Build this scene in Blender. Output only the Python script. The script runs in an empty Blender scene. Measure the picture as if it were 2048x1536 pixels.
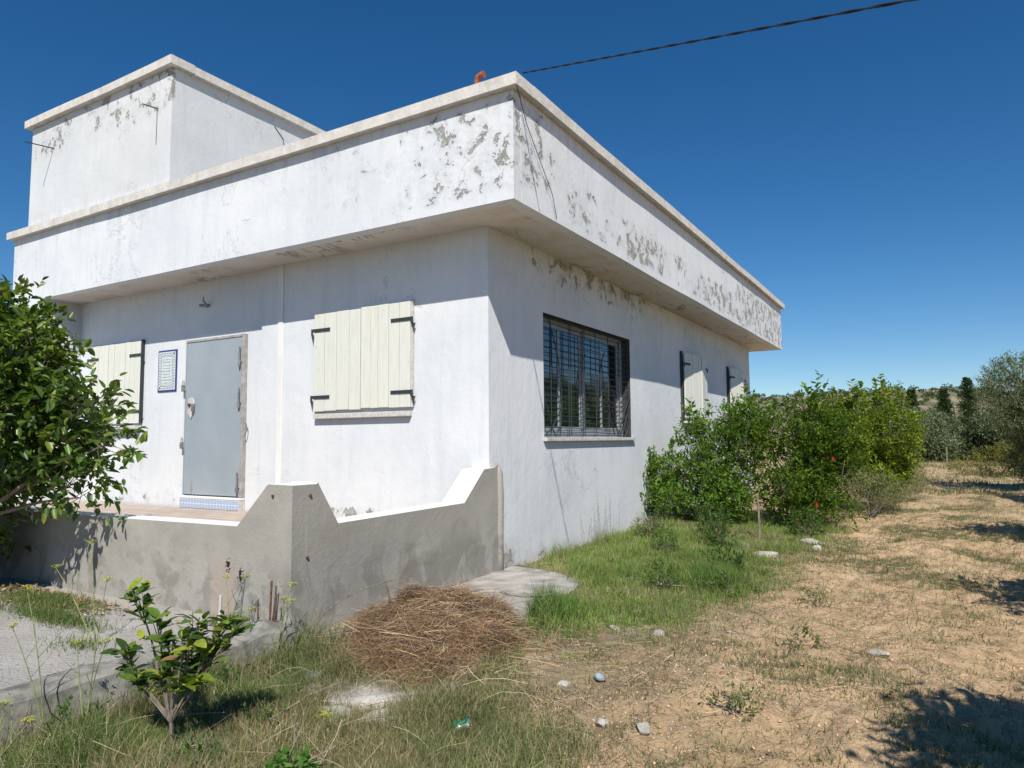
import bpy, math, random
import numpy as np
from mathutils import Vector, Matrix

random.seed(7)
rng = np.random.default_rng(7)
S = bpy.context.scene
C = S.collection

# ------------------------------------------------------------------ camera
F = Vector((-0.51122, 0.85573, 0.07983)); R_ = Vector((0.8581, 0.51342, -0.00837)); U_ = Vector((0.04815, -0.06422, 0.99677))
EYE = Vector((3.933, -6.1453, 1.3621))
cd = bpy.data.cameras.new('camera'); cam = bpy.data.objects.new('camera', cd); C.objects.link(cam)
cd.sensor_width = 36; cd.lens = 1416.3 / 2048 * 36; cd.clip_start = .05; cd.clip_end = 6000
cam.matrix_world = Matrix(((R_.x, U_.x, -F.x, EYE.x), (R_.y, U_.y, -F.y, EYE.y), (R_.z, U_.z, -F.z, EYE.z), (0, 0, 0, 1)))
S.camera = cam

# ------------------------------------------------------------------ light
SUN_DIR = Vector((.505, -.785, 1.0)).normalized()          # towards the sun
elev = math.asin(SUN_DIR.z)
w = bpy.data.worlds.new('World'); S.world = w; w.use_nodes = True
wt = w.node_tree; bg = wt.nodes['Background']
sky = wt.nodes.new('ShaderNodeTexSky'); sky.sky_type = 'NISHITA'; sky.sun_disc = False
sky.sun_elevation = elev; sky.sun_rotation = math.atan2(SUN_DIR.x, SUN_DIR.y)
sky.altitude = 600; sky.air_density = 0.9; sky.dust_density = 0.05; sky.ozone_density = 3.2
hs = wt.nodes.new('ShaderNodeHueSaturation'); hs.inputs['Saturation'].default_value = 1.31
wt.links.new(sky.outputs[0], hs.inputs['Color']); wt.links.new(hs.outputs[0], bg.inputs[0]); bg.inputs[1].default_value = 0.099
sl = bpy.data.lights.new('sun', 'SUN'); sl.energy = 5.0; sl.angle = math.radians(.5); sl.color = (1.0, .955, .885)
so = bpy.data.objects.new('sun', sl); C.objects.link(so); so.rotation_euler = SUN_DIR.to_track_quat('Z', 'Y').to_euler(); so.location = (6, -10, 14)
S.view_settings.view_transform = 'Standard'; S.view_settings.look = 'None'; S.view_settings.gamma = 1
S.view_settings.exposure = 0.0; S.view_settings.use_curve_mapping = False
S.render.engine = 'CYCLES'; S.cycles.max_bounces = 6; S.cycles.diffuse_bounces = 1; S.cycles.transparent_max_bounces = 6

# ------------------------------------------------------------------ noise in numpy
def vnoise(x, y, seed=0):
    x = np.asarray(x, float); y = np.asarray(y, float)
    xi = np.floor(x).astype(np.int64); yi = np.floor(y).astype(np.int64)
    fx = x - xi; fy = y - yi; fx = fx*fx*(3-2*fx); fy = fy*fy*(3-2*fy)
    def h(a, b):
        n = (a*374761393 + b*668265263 + seed*1442695041) & 0x7fffffff
        n = ((n ^ (n >> 13)) * 1274126177) & 0x7fffffff
        return ((n ^ (n >> 16)) & 0xffff) / 65535.0
    return (h(xi, yi)*(1-fx)+h(xi+1, yi)*fx)*(1-fy) + (h(xi, yi+1)*(1-fx)+h(xi+1, yi+1)*fx)*fy
def fbm(x, y, oct=4, seed=0):
    s = 0; a = .5; t = 0
    for i in range(oct):
        s = s + a*vnoise(np.asarray(x)*2**i+i*17.3, np.asarray(y)*2**i-i*9.1, seed+i); t += a; a *= .55
    return s/t
def sstep(a, b, x):
    t = np.clip((np.asarray(x, float)-a)/(b-a), 0, 1); return t*t*(3-2*t)

# ------------------------------------------------------------------ mesh helpers
class MB:
    def __init__(s): s.v = []; s.f = []; s.m = []; s.c = []
    def quad(s, *p, m=0):
        n = len(s.v); s.v += [tuple(q) for q in p]; s.f.append(tuple(range(n, n+len(p)))); s.m.append(m); return s
    def box(s, x0, x1, y0, y1, z0, z1, m=0):
        n = len(s.v)
        s.v += [(x0,y0,z0),(x1,y0,z0),(x1,y1,z0),(x0,y1,z0),(x0,y0,z1),(x1,y0,z1),(x1,y1,z1),(x0,y1,z1)]
        s.f += [tuple(n+i for i in q) for q in ((0,3,2,1),(4,5,6,7),(0,1,5,4),(1,2,6,5),(2,3,7,6),(3,0,4,7))]
        s.m += [m]*6; return s
    def tube(s, pts, rad, n=6, m=0, cap=True):
        P = [Vector(p) for p in pts]
        if not hasattr(rad, '__len__'): rad = [rad]*len(P)
        b = len(s.v); t0 = (P[1]-P[0]).normalized()
        a = t0.orthogonal().normalized()
        for i, p in enumerate(P):
            t = (P[min(i+1, len(P)-1)]-P[max(i-1, 0)])
            t = t.normalized() if t.length > 1e-9 else t0
            a = (a - t*a.dot(t)); a = a.normalized() if a.length > 1e-6 else t.orthogonal().normalized()
            bb = t.cross(a)
            for k in range(n):
                an = 2*math.pi*k/n; s.v.append(tuple(p+(a*math.cos(an)+bb*math.sin(an))*rad[i]))
        for i in range(len(P)-1):
            for k in range(n):
                s.f.append((b+i*n+k, b+i*n+(k+1) % n, b+(i+1)*n+(k+1) % n, b+(i+1)*n+k)); s.m.append(m)
        if cap:
            s.f.append(tuple(b+k for k in reversed(range(n)))); s.m.append(m)
            e = b+(len(P)-1)*n; s.f.append(tuple(e+k for k in range(n))); s.m.append(m)
        return s
    def prism(s, poly, axis, a, b, m=0, mtop=None):
        """poly: list of 2D points ccw; extruded along axis from a to b"""
        def P(q, t):
            return (t, q[0], q[1]) if axis == 0 else (q[0], t, q[1]) if axis == 1 else (q[0], q[1], t)
        n0 = len(s.v); n = len(poly)
        s.v += [P(q, a) for q in poly] + [P(q, b) for q in poly]
        s.f += [tuple(n0+i for i in reversed(range(n))), tuple(n0+n+i for i in range(n))]; s.m += [m, m]
        for i in range(n):
            j = (i+1) % n; s.f.append((n0+i, n0+j, n0+n+j, n0+n+i)); s.m.append(m)
        return s
    def build(s, name, mats, parent=None, smooth=False, bevel=0, loc=None, recalc=True):
        me = bpy.data.meshes.new(name); me.from_pydata(s.v, [], s.f); me.update()
        if recalc:
            import bmesh
            bm = bmesh.new(); bm.from_mesh(me); bmesh.ops.recalc_face_normals(bm, faces=bm.faces); bm.to_mesh(me); bm.free()
        if not isinstance(mats, (list, tuple)): mats = [mats]
        for q in mats: me.materials.append(q)
        me.polygons.foreach_set('material_index', s.m)
        if smooth: me.polygons.foreach_set('use_smooth', [True]*len(me.polygons))
        return link(name, me, parent, bevel)
def link(name, me, parent=None, bevel=0):
    o = bpy.data.objects.new(name, me); C.objects.link(o)
    if parent:
        o.parent = parent
        o.matrix_parent_inverse = Matrix.Translation(-Vector(parent_world(parent)))
    if bevel:
        b = o.modifiers.new('bevel', 'BEVEL'); b.width = bevel; b.segments = 2; b.limit_method = 'ANGLE'
    return o
def parent_world(o):
    v = Vector(o.location)
    while o.parent:
        v = v + o.matrix_parent_inverse.translation; o = o.parent; v = v + Vector(o.location)
    return v
def empty(name, loc, label=None, cat=None, group=None, parent=None):
    o = bpy.data.objects.new(name, None); C.objects.link(o); o.empty_display_size = .1
    o.location = loc
    if parent:
        o.parent = parent; o.matrix_parent_inverse = Matrix.Translation(-parent_world(parent))
    tag(o, label, cat, group); return o
def tag(o, label=None, cat=None, group=None, kind=None):
    if label: o['label'] = label
    if cat: o['category'] = cat
    if group: o['group'] = group
    if kind: o['kind'] = kind
    return o
def np_mesh(name, V, Fc, mat, col=None, parent=None, smooth=False, kind=None):
    """V (n,3), Fc (m,k) faces of equal size"""
    me = bpy.data.meshes.new(name); V = np.asarray(V, np.float32); Fc = np.asarray(Fc, np.int32); k = Fc.shape[1]
    me.vertices.add(len(V)); me.vertices.foreach_set('co', V.ravel())
    me.loops.add(Fc.size); me.loops.foreach_set('vertex_index', Fc.ravel())
    me.polygons.add(len(Fc)); me.polygons.foreach_set('loop_start', np.arange(0, Fc.size, k, dtype=np.int32))
    me.update(calc_edges=True)
    if smooth: me.polygons.foreach_set('use_smooth', np.ones(len(Fc), bool))
    if col is not None:
        at = me.color_attributes.new('tint', 'FLOAT_COLOR', 'POINT')
        c4 = np.ones((len(V), 4), np.float32); c4[:, :3] = col; at.data.foreach_set('color', c4.ravel())
    me.materials.append(mat)
    o = link(name, me, parent)
    if kind: o['kind'] = kind
    return o

# ------------------------------------------------------------------ material helpers
class X:                                               # node expression
    def __init__(s, g, sock): s.g = g; s.s = sock
    def _b(a, op, b, c=None):
        n = a.g.nt.nodes.new('ShaderNodeMath'); n.operation = op
        for i, q in enumerate((a, b, c)):
            if q is None: continue
            if isinstance(q, X): a.g.nt.links.new(q.s, n.inputs[i])
            else: n.inputs[i].default_value = q
        return X(a.g, n.outputs[0])
    def __add__(a, b): return a._b('ADD', b)
    __radd__ = __add__
    def __sub__(a, b): return a._b('SUBTRACT', b)
    def __rsub__(a, b): return (a*-1.0)+b
    def __mul__(a, b): return a._b('MULTIPLY', b)
    __rmul__ = __mul__
    def __truediv__(a, b): return a._b('DIVIDE', b)
    def mx(a, b): return a._b('MAXIMUM', b)
    def mn(a, b): return a._b('MINIMUM', b)
    def abs(a): return a._b('ABSOLUTE', None)
    def fract(a): return a._b('FRACT', None)
    def floor(a): return a._b('FLOOR', None)
    def pw(a, b): return a._b('POWER', b)
    def ss(a, lo, hi, t0=0., t1=1.):
        n = a.g.nt.nodes.new('ShaderNodeMapRange'); n.interpolation_type = 'SMOOTHSTEP'
        if lo > hi: lo, hi, t0, t1 = hi, lo, t1, t0
        a.g.nt.links.new(a.s, n.inputs[0])
        for i, v in enumerate((lo, hi, t0, t1)): n.inputs[i+1].default_value = v
        return X(a.g, n.outputs[0])
    def bump_box(a, lo, hi, f):                        # 1 between lo and hi, fading over f
        return a.ss(lo-f, lo)*a.ss(hi+f, hi)
class G:
    def __init__(s, name):
        s.m = bpy.data.materials.new(name); s.m.use_nodes = True; s.nt = s.m.node_tree
        s.b = s.nt.nodes['Principled BSDF']; s.out = s.nt.nodes['Material Output']
        g = s.nt.nodes.new('ShaderNodeNewGeometry'); s.P = g.outputs['Position']; s.Nn = g.outputs['Normal']
        sp = s.nt.nodes.new('ShaderNodeSeparateXYZ'); s.nt.links.new(s.P, sp.inputs[0])
        s.x, s.y, s.z = [X(s, sp.outputs[i]) for i in range(3)]
    def vec(s, a, b, c):
        n = s.nt.nodes.new('ShaderNodeCombineXYZ')
        for i, q in enumerate((a, b, c)):
            if isinstance(q, X): s.nt.links.new(q.s, n.inputs[i])
            else: n.inputs[i].default_value = q
        return n.outputs[0]
    def noise(s, scale, detail=4, rough=.55, dist=0, v=None, lac=2.0):
        n = s.nt.nodes.new('ShaderNodeTexNoise'); n.inputs['Scale'].default_value = scale; n.inputs['Detail'].default_value = detail
        n.inputs['Roughness'].default_value = rough; n.inputs['Distortion'].default_value = dist
        s.nt.links.new(v if v is not None else s.P, n.inputs['Vector']); return X(s, n.outputs[0])
    def voro(s, scale, feat='F1', v=None):
        n = s.nt.nodes.new('ShaderNodeTexVoronoi'); n.feature = feat; n.inputs['Scale'].default_value = scale
        s.nt.links.new(v if v is not None else s.P, n.inputs['Vector']); return X(s, n.outputs[0])
    def col(s, c):
        n = s.nt.nodes.new('ShaderNodeRGB'); n.outputs[0].default_value = (*c, 1); return n.outputs[0]
    def mix(s, f, a, b, mode='MIX'):
        n = s.nt.nodes.new('ShaderNodeMix'); n.data_type = 'RGBA'; n.blend_type = mode
        if isinstance(f, X): s.nt.links.new(f.s, n.inputs[0])
        else: n.inputs[0].default_value = f
        for k, q in ((6, a), (7, b)):
            if isinstance(q, tuple): n.inputs[k].default_value = (*q, 1)
            else: s.nt.links.new(q, n.inputs[k])
        return n.outputs[2]
    def base(s, c):
        if isinstance(c, tuple): s.b.inputs['Base Color'].default_value = (*c, 1)
        else: s.nt.links.new(c, s.b.inputs['Base Color'])
    def rough(s, r, spec=.3):
        if isinstance(r, X): s.nt.links.new(r.s, s.b.inputs['Roughness'])
        else: s.b.inputs['Roughness'].default_value = r
        s.b.inputs['Specular IOR Level'].default_value = spec
    def bump(s, h, dist=.01, strength=1.0):
        n = s.nt.nodes.new('ShaderNodeBump'); n.inputs['Distance'].default_value = dist; n.inputs['Strength'].default_value = strength
        s.nt.links.new(h.s, n.inputs['Height']); s.nt.links.new(n.outputs[0], s.b.inputs['Normal'])
    def attr(s, name='tint'):
        n = s.nt.nodes.new('ShaderNodeAttribute'); n.attribute_name = name; return n.outputs['Color']

def simple(name, c, rough=.8, spec=.3, metal=0, var=.15, scale=30, bump=.002):
    g = G(name); n = g.noise(scale, 5)
    g.base(g.mix(n.ss(.3, .7), tuple(q*(1-var) for q in c), tuple(min(1, q*(1+var)) for q in c)))
    g.rough(rough, spec); g.b.inputs['Metallic'].default_value = metal
    if bump: g.bump(n, bump)
    return g.m

H1, H2, DX, DY, LW, WW, WE, CO, CT = 3.614, 4.659, .667, .617, 8.716, 11.98, .74, .085, .117
TX0, TX1, TY, TH, TDEP = -8.345, -4.665, -.60, 6.423, 3.3

WHITE = (.79, .80, .80)
def m_house():
    g = G('whitewashed_wall'); x, y, z = g.x, g.y, g.z
    big = g.noise(.9, 5, .6); fine = g.noise(14, 6, .6); streak = g.noise(3, 4, .6, v=g.vec(x*3.0, y*3.0, z*.35))
    c = g.mix(big.ss(.35, .7), WHITE, (.70, .725, .74)); tower = z.ss(4.82, 4.95); c = g.mix(tower*(g.noise(.8, 4).ss(.3, .7)*.35+.25), c, (.58, .585, .55))
    c = g.mix(streak.ss(.45, .8)*.45, c, (.60, .635, .66))
    brush = g.noise(9, 5, .7, v=g.vec(x, y, z*.4)); c = g.mix(brush.ss(.5, .8)*.35, c, (.66, .70, .73))
    pn = g.noise(4.6, 6, .64, .45); pn2 = g.noise(11, 7, .7, .5)
    side = x.ss(.05, .5)                              # on the fascia of the long side
    # fascia of the long side: band of flaked paint low down, denser at both ends
    band = z.bump_box(H1+.12, H1+.50, .16)*y.bump_box(.8, 13, .8)*(g.noise(.7, 2).ss(.3, .6)*.3+.46)
    band = band.mx(z.bump_box(H1+.1, H2-.25, .25)*y.bump_box(8.5, 13.2, 1.5)*.70)
    band = band.mx(y.ss(1.3, -.4)*z.bump_box(H1+.2, H2-.1, .15)*.68)
    # fascia of the front near the corner
    fr = (y*-1).ss(.5, .6)*x.ss(-1.5, -.1)*z.bump_box(H1+.12, H2-.1, .12)*.63
    fr2 = (y*-1).ss(.5, .6)*x.ss(-3.8, -1.5)*z.bump_box(H1+.3, H2-.1,.2)*.42
    m1 = (side*band).mx(fr*z.ss(4.9, 4.7)).mx(fr2*z.ss(4.9, 4.7))
    # rooftop room: top band of its front
    tw = z.ss(5.6, 6.0)*(y*-1).ss(.5, .58)*(g.noise(1.2, 3).ss(.35, .6)*.35+.36)*1.0
    # feet of walls
    foot = (x*-1).ss(.02, .1)*(z.ss(.78, .52)*g.noise(1.1, 2).ss(.42, .6)*.66).mx(z.ss(.70, .56)*x.bump_box(-2.3, -1.5, .2)*.85).mx(z.ss(.85, .6)*x.bump_box(-6.0, -5.4, .15)*.62)
    foot2 = x.bump_box(-.02, .04, .03)*z.ss(.42, .02)*y.ss(2.2, .2)*.8
    foot3 = x.bump_box(-.02, .04, .03)*y.ss(.55, .1)*z.ss(.95, .4)*.75
    # crack and damp under the long soffit
    eave = x.bump_box(-.02, .04, .03)*z.ss(H1-.62, H1-.12)*y.bump_box(1.0, 4.6, .6)*.68
    M = m1.mx(tw).mx(foot).mx(foot2).mx(foot3).mx(eave)
    pe = (pn*.62+pn2*.38+M*.30)
    peel = pe.ss(.735, .765)
    halo = pe.ss(.62, .755)
    c = g.mix(halo*.5, c, (.53, .545, .54))
    c = g.mix(peel, c, g.mix(fine.ss(.35, .65), (.31, .30, .265), (.46, .445, .40)))
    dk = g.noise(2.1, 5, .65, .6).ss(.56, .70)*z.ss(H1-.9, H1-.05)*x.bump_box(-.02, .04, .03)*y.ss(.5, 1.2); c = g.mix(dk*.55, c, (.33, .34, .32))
    # grime below copings and on tower
    gr = z.ss(5.0, 4.8)*z.ss(H2-.35, H2)*streak.ss(.35, .7)*.35
    c = g.mix(gr, c, (.46, .48, .48))
    hc = (g.noise(1.3, 7, .62, .6)-.5).abs().ss(.006, .0)*g.noise(.6, 2).ss(.52, .6); c = g.mix(hc*.5, c, (.42, .43, .42))
    sm = y.ss(.75, .1)*z.ss(.5, .08)*x.bump_box(-.02, .05, .03)*g.noise(4, 5, .7).ss(.38, .58); c = g.mix(sm*.7, c, (.32, .325, .30)); spl = z.ss(.30, .0)*x.bump_box(-.02, .05, .03)*g.noise(6, 4).ss(.35, .6); c = g.mix(spl*.45, c, (.52, .47, .38))
    trow = g.noise(2.6, 3, .5, 1.2, v=g.vec(x, y, z*1.3)); g.base(c); g.rough(.88, .25)
    g.bump(fine*.3+brush*.45+big*1.2+trow*.35-peel*1.0-hc*.2, .009)
    return g.m
def m_soffit():
    g = G('soffit_plaster'); x, y, z = g.x, g.y, g.z
    n = g.noise(2.2, 6, .6, .3)
    c = g.mix(n.ss(.3, .7), (.80, .745, .67), (.68, .62, .54))
    cr = g.noise(2.4, 5, .6, .8, v=g.vec(x*1.6, y*.5, z)); line = (cr-.5).abs().ss(.035, .0)*g.noise(.8, 2).ss(.5, .6)
    dirt = g.noise(3.3, 5, .7, 1.0, v=g.vec(x*1.2, y*.6, z)).ss(.6, .74)
    c = g.mix(line*.7, c, (.17, .15, .13)); c = g.mix(dirt*.5, c, (.28, .26, .23))
    g.base(c); g.rough(.9, .2); g.bump(n, .01); return g.m
def m_coping():
    g = G('coping_concrete'); n = g.noise(6, 6, .65); s2 = g.noise(22, 4, .6); st = g.noise(4, 3, .5, v=g.vec(g.x*2.5, g.y*2.5, g.z*.6))
    c = g.mix(n.ss(.35, .7), (.72, .69, .63), (.60, .56, .50))
    c = g.mix(st.ss(.5, .75)*.4, c, (.42, .385, .335)); c = g.mix(s2.ss(.62, .75)*.5, c, (.28, .25, .21))
    g.base(c); g.rough(.92, .2); g.bump(n+s2*.4, .01); return g.m
def m_cement():
    g = G('cement_render'); x, y, z = g.x, g.y, g.z
    n = g.noise(1.7, 6, .6, .3); f = g.noise(34, 5, .6); s = g.noise(3.5, 4, .6, .5)
    c = g.mix(n.ss(.3, .7), (.42, .395, .345), (.345, .322, .28))
    damp = z.ss(.62, .28)*s.ss(.46, .56)                      # tide marks of old damp
    c = g.mix(damp*.5, c, (.19, .18, .16)); blot = g.noise(2.6, 5, .65, .7).ss(.58, .68)*z.ss(.75, .55); c = g.mix(blot*.3, c, (.17, .16, .14))
    edge = (s-.465).abs().ss(.02, .0)*z.bump_box(.15, .55, .1); c = g.mix(edge*.35, c, (.42, .41, .39))
    salt = z.ss(.3, .0)*g.noise(5, 5, .7).ss(.45, .65); c = g.mix(salt*.55, c, (.44, .41, .37))
    brown = g.noise(2.3, 3).ss(.58, .72)*z.ss(.7, .2); c = g.mix(brown*.4, c, (.27, .21, .16))
    # repaired patch with broken plaster by the front corner
    px = (x+.66); rep = px.bump_box(-.10, .10, .07)*z.ss(.58, .40)*(y*-1).ss(2.6, 2.65); c = g.mix(rep*.7, c, (.42, .33, .27))
    drip = g.noise(1, 2, v=g.vec(x*16.0, y*16.0, z*.6)).ss(.68, .74)*z.ss(.35, .95)*g.noise(1.2, 2).ss(.5, .6); c = g.mix(drip*.6, c, (.62, .61, .59))
    g.base(c); g.rough(.95, .15); g.bump(f*.35+n+s*.6, .008); return g.m
def m_soil():
    g = G('sandy_soil'); x, y, z = g.x, g.y, g.z
    n = g.noise(1.3, 6, .6); f = g.noise(11, 7, .7); ff = g.noise(60, 4, .7); cl = g.voro(9)
    c = g.mix(n.ss(.35, .68), (.74, .52, .315), (.64, .445, .255))
    c = g.mix(f.ss(.5, .70)*.6, c, (.36, .25, .15)); md = g.noise(5, 7, .78, .4).ss(.54, .63); c = g.mix(md*.4, c, (.40, .27, .17)); c = g.mix(f.ss(.42, .28)*.5, c, (.70, .53, .35))
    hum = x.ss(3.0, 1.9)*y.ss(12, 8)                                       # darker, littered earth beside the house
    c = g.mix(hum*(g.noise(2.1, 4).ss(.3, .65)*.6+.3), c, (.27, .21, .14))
    gp = g.noise(2.7, 5, .6).ss(.55, .68)*hum; c = g.mix(gp*.6, c, (.45, .41, .35)); cr = g.noise(3.2, 7, .75).ss(.56, .62); c = g.mix(cr*.25, c, (.38, .28, .17)); gt = g.noise(1.1, 6, .7).ss(.52, .62); c = g.mix(gt*.4, c, (.42, .36, .19))
    far = y.ss(14, 40); c = g.mix(far*.4, c, (.48, .39, .22)); gg = g.noise(.8, 5, .7).ss(.45, .65)
    c = g.mix(gg*y.ss(6, 20)*.5, c, (.20, .20, .09))
    g.base(c); g.rough(1, .1); g.bump(n*.8+f*1.2+ff*.2-cl*.4, .06); return g.m
def m_gravel():
    g = G('gravel_yard'); n = g.noise(1.6, 6, .6); f = g.noise(26, 6, .7); v = g.voro(42)
    c = g.mix(n.ss(.3, .7), (.47, .445, .41), (.37, .345, .31)); c = g.mix(f.ss(.55, .75)*.6, c, (.26, .24, .21)); c = g.mix(v.ss(.3, .1)*.4, c, (.60, .58, .55))
    g.base(c); g.rough(1, .1); g.bump(f+v*-.5+n*.5, .012); return g.m
def m_leaf(name, trans=.35, rough=.4, spec=.45, sat=1.0):
    g = G(name); a = g.attr(); n = g.noise(40, 3)
    c = g.mix(n.ss(.3, .7)*.35, a, (.02, .035, .01)); g.base(c); g.rough(rough, spec)
    t = g.nt.nodes.new('ShaderNodeBsdfTranslucent'); t2 = g.mix(.5, a, (.25, .42, .03)); g.nt.links.new(t2, t.inputs[0])
    mx = g.nt.nodes.new('ShaderNodeMixShader'); mx.inputs[0].default_value = trans
    g.nt.links.new(g.b.outputs[0], mx.inputs[1]); g.nt.links.new(t.outputs[0], mx.inputs[2]); g.nt.links.new(mx.outputs[0], g.out.inputs[0])
    return g.m
def m_attr(name, rough=.8, trans=0):
    g = G(name); g.base(g.attr()); g.rough(rough, .25)
    if trans:
        t = g.nt.nodes.new('ShaderNodeBsdfTranslucent'); g.nt.links.new(g.attr(), t.inputs[0])
        mx = g.nt.nodes.new('ShaderNodeMixShader'); mx.inputs[0].default_value = trans
        g.nt.links.new(g.b.outputs[0], mx.inputs[1]); g.nt.links.new(t.outputs[0], mx.inputs[2]); g.nt.links.new(mx.outputs[0], g.out.inputs[0])
    return g.m
def m_wood_paint():
    g = G('cream_painted_wood'); gr = g.noise(6, 5, .6, .2, v=g.vec(g.x*6.0, g.y*6.0, g.z*.5)); kn = g.noise(3, 3)
    oi = g.nt.nodes.new('ShaderNodeObjectInfo'); rnd = X(g, oi.outputs['Random'])
    c = g.mix(gr.ss(.35, .7), (.79, .785, .69), (.70, .695, .60)); c = g.mix(kn.ss(.62, .75)*.3, c, (.60, .62, .56)); c = g.mix(rnd*.35, c, (.73, .74, .66)); ck = g.noise(5, 6, .7, .3, v=g.vec(g.x*9.0, g.y*9.0, g.z*.8)).ss(.64, .70); c = g.mix(ck*.55, c, (.42, .43, .36)); c = g.mix(g.noise(11, 3).ss(.70, .76)*.5, c, (.35, .33, .27))
    g.base(c); g.rough(.6, .3); g.bump(gr, .003); return g.m
def m_door():
    g = G('grey_painted_steel'); n = g.noise(1.6, 5, .6); f = g.noise(30, 3)
    c = g.mix(n.ss(.35, .7), (.335, .385, .42), (.375, .42, .45)); sc = g.noise(5, 4, .6, v=g.vec(g.x*.6, g.y, g.z*4.0)).ss(.70, .74); c = g.mix(sc*.5, c, (.5, .53, .54)); ru = g.noise(9, 5, .7, v=g.vec(g.x, g.y, g.z*.35)).ss(.60, .72)*(g.z.ss(1.0, .7).mx(g.x.ss(-3.98, -3.86))); c = g.mix(ru*.6, c, (.26, .19, .14))
    g.base(c); g.rough(.55, .3); g.bump(n*2+f*.1, .006); return g.m
def m_glass():
    g = G('window_glass'); g.base((.012, .018, .02)); g.rough(.04, .5); g.b.inputs['IOR'].default_value = 2.3
    g.bump(g.noise(1.5, 2), .004); return g.m
def m_tile():
    g = G('blue_pattern_tile'); x, z = g.x, g.z
    u = ((x+4.98)/.0607).fract()-.5; v = ((z-.50)/.0607).fract()-.5
    r = (u*u+v*v).pw(.5); ring = (r-.33).abs().ss(.09, .05); dot = r.ss(.16, .1); dia = (u.abs()+v.abs()-.62).abs().ss(.08, .04)
    c = g.mix(ring.mx(dot), (.72, .77, .82), (.18, .30, .55)); c = g.mix(dia*.6, c, (.30, .42, .62)); g.base(c); g.rough(.25, .5); return g.m
def m_floor():
    g = G('terrace_paving'); n = g.noise(3, 5); b = g.nt.nodes.new('ShaderNodeTexBrick'); g.nt.links.new(g.P, b.inputs['Vector'])
    b.inputs['Scale'].default_value = 1; b.inputs['Brick Width'].default_value = .33; b.inputs['Row Height'].default_value = .16; b.inputs['Mortar Size'].default_value = .008
    b.inputs['Color1'].default_value = (.60, .49, .41, 1); b.inputs['Color2'].default_value = (.50, .40, .33, 1); b.inputs['Mortar'].default_value = (.30, .25, .21, 1)
    g.base(g.mix(n.ss(.4, .7)*.3, b.outputs[0], (.42, .36, .31))); g.rough(.7, .3); return g.m
def m_bark(c=(.23, .19, .15)):
    g = G('bark'); n = g.noise(25, 5, .7, .5, v=g.vec(g.x, g.y, g.z*.3)); g.base(g.mix(n.ss(.3, .7), tuple(q*.6 for q in c), tuple(q*1.3 for q in c))); g.rough(.95, .1); g.bump(n, .006); return g.m
def m_rock():
    g = G('pale_stone'); n = g.noise(8, 6, .65); f = g.noise(40, 4)
    g.base(g.mix(n.ss(.35, .65), (.52, .48, .42), (.34, .31, .27))); g.rough(.95, .15); g.bump(n+f*.3, .015); return g.m
def m_hill():
    g = G('dry_hillside'); n = g.noise(.035, 7, .7); f = g.noise(.2, 6, .7); st = g.noise(.08, 5, .7, v=g.vec(g.x, g.y, g.z*5.0))
    c = g.mix(st.ss(.42, .62), (.15, .16, .085), (.36, .28, .19)); c = g.mix(f.ss(.56, .66)*.8, c, (.50, .44, .36)); c = g.mix(n.ss(.5, .62)*.7, c, (.13, .15, .075))
    g.base(c); g.rough(1, .1); g.bump(f, 1.5); return g.m

M = dict(house=m_house(), soffit=m_soffit(), coping=m_coping(), cement=m_cement(), soil=m_soil(), gravel=m_gravel(), wood=m_wood_paint(), door=m_door(),
         glass=m_glass(), tile=m_tile(), floor=m_floor(), bark=m_bark(), rock=m_rock(), hill=m_hill(),
         leaf=m_leaf('citrus_leaf', .28, .38, .5), small=m_leaf('small_leaf', .42, .6, .2), olive=m_leaf('olive_leaf', .3, .65, .2),
         grass=m_attr('grass_blade', .6, .3), straw=m_attr('straw', .7, .15),
         iron=simple('dark_iron', (.045, .055, .06), .6, .4, .2), frame=simple('white_aluminium', (.34, .36, .38), .4, .4, 0, .05),
         reveal=simple('shade_brown_paint', (.085, .075, .065), .9, .1, 0, .3, 10), sill=simple('sill_stone', (.62, .58, .54), .7), rust=simple('rusty_steel', (.16, .085, .06), .85, .2, 0, .4, 60), steel=simple('dull_steel', (.30, .30, .29), .5, .5, .5, .3),
         white=simple('white_limewash', (.84, .83, .80), .9, .2, 0, .04, 4), brownpaint=simple('weathered_door_frame', (.40, .375, .35), .7, .3, 0, .2, 12),
         red=simple('terracotta_pipe', (.35, .10, .055), .6, .4, 0, .3), cable=simple('black_cable', (.02, .02, .022), .6), dark=simple('interior_shade', (.02, .02, .022), .9),
         blue=simple('cobalt_glaze', (.035, .035, .22), .25, .5, 0, .3, 60), cream=simple('white_glaze', (.72, .76, .74), .25, .5, 0, .06), ink=simple('grey_ink', (.20, .24, .26), .4),
         yellow=simple('yellow_flower', (.50, .50, .06), .8, .2, 0, .3, 100), stalk=simple('green_stalk', (.24, .27, .11), .7, .2, 0, .3), redf=simple('red_flower', (.62, .035, .02), .6, .3),
         canw=simple('printed_metal_white', (.7, .7, .68), .3, .5, .3, .1), cang=simple('printed_metal_green', (.01, .22, .12), .3, .5, .3, .2), plastic=simple('pale_blue_plastic', (.34, .40, .43), .25, .5, 0, .1),
         kerb=simple('stained_concrete', (.25, .24, .21), .95, .1, 0, .4, 8, .015), slab=simple('rough_concrete', (.40, .372, .33), .95, .1, 0, .32, 5, .02), pole=simple('weathered_wood', (.25, .21, .16), .9, .1, 0, .3))

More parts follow.
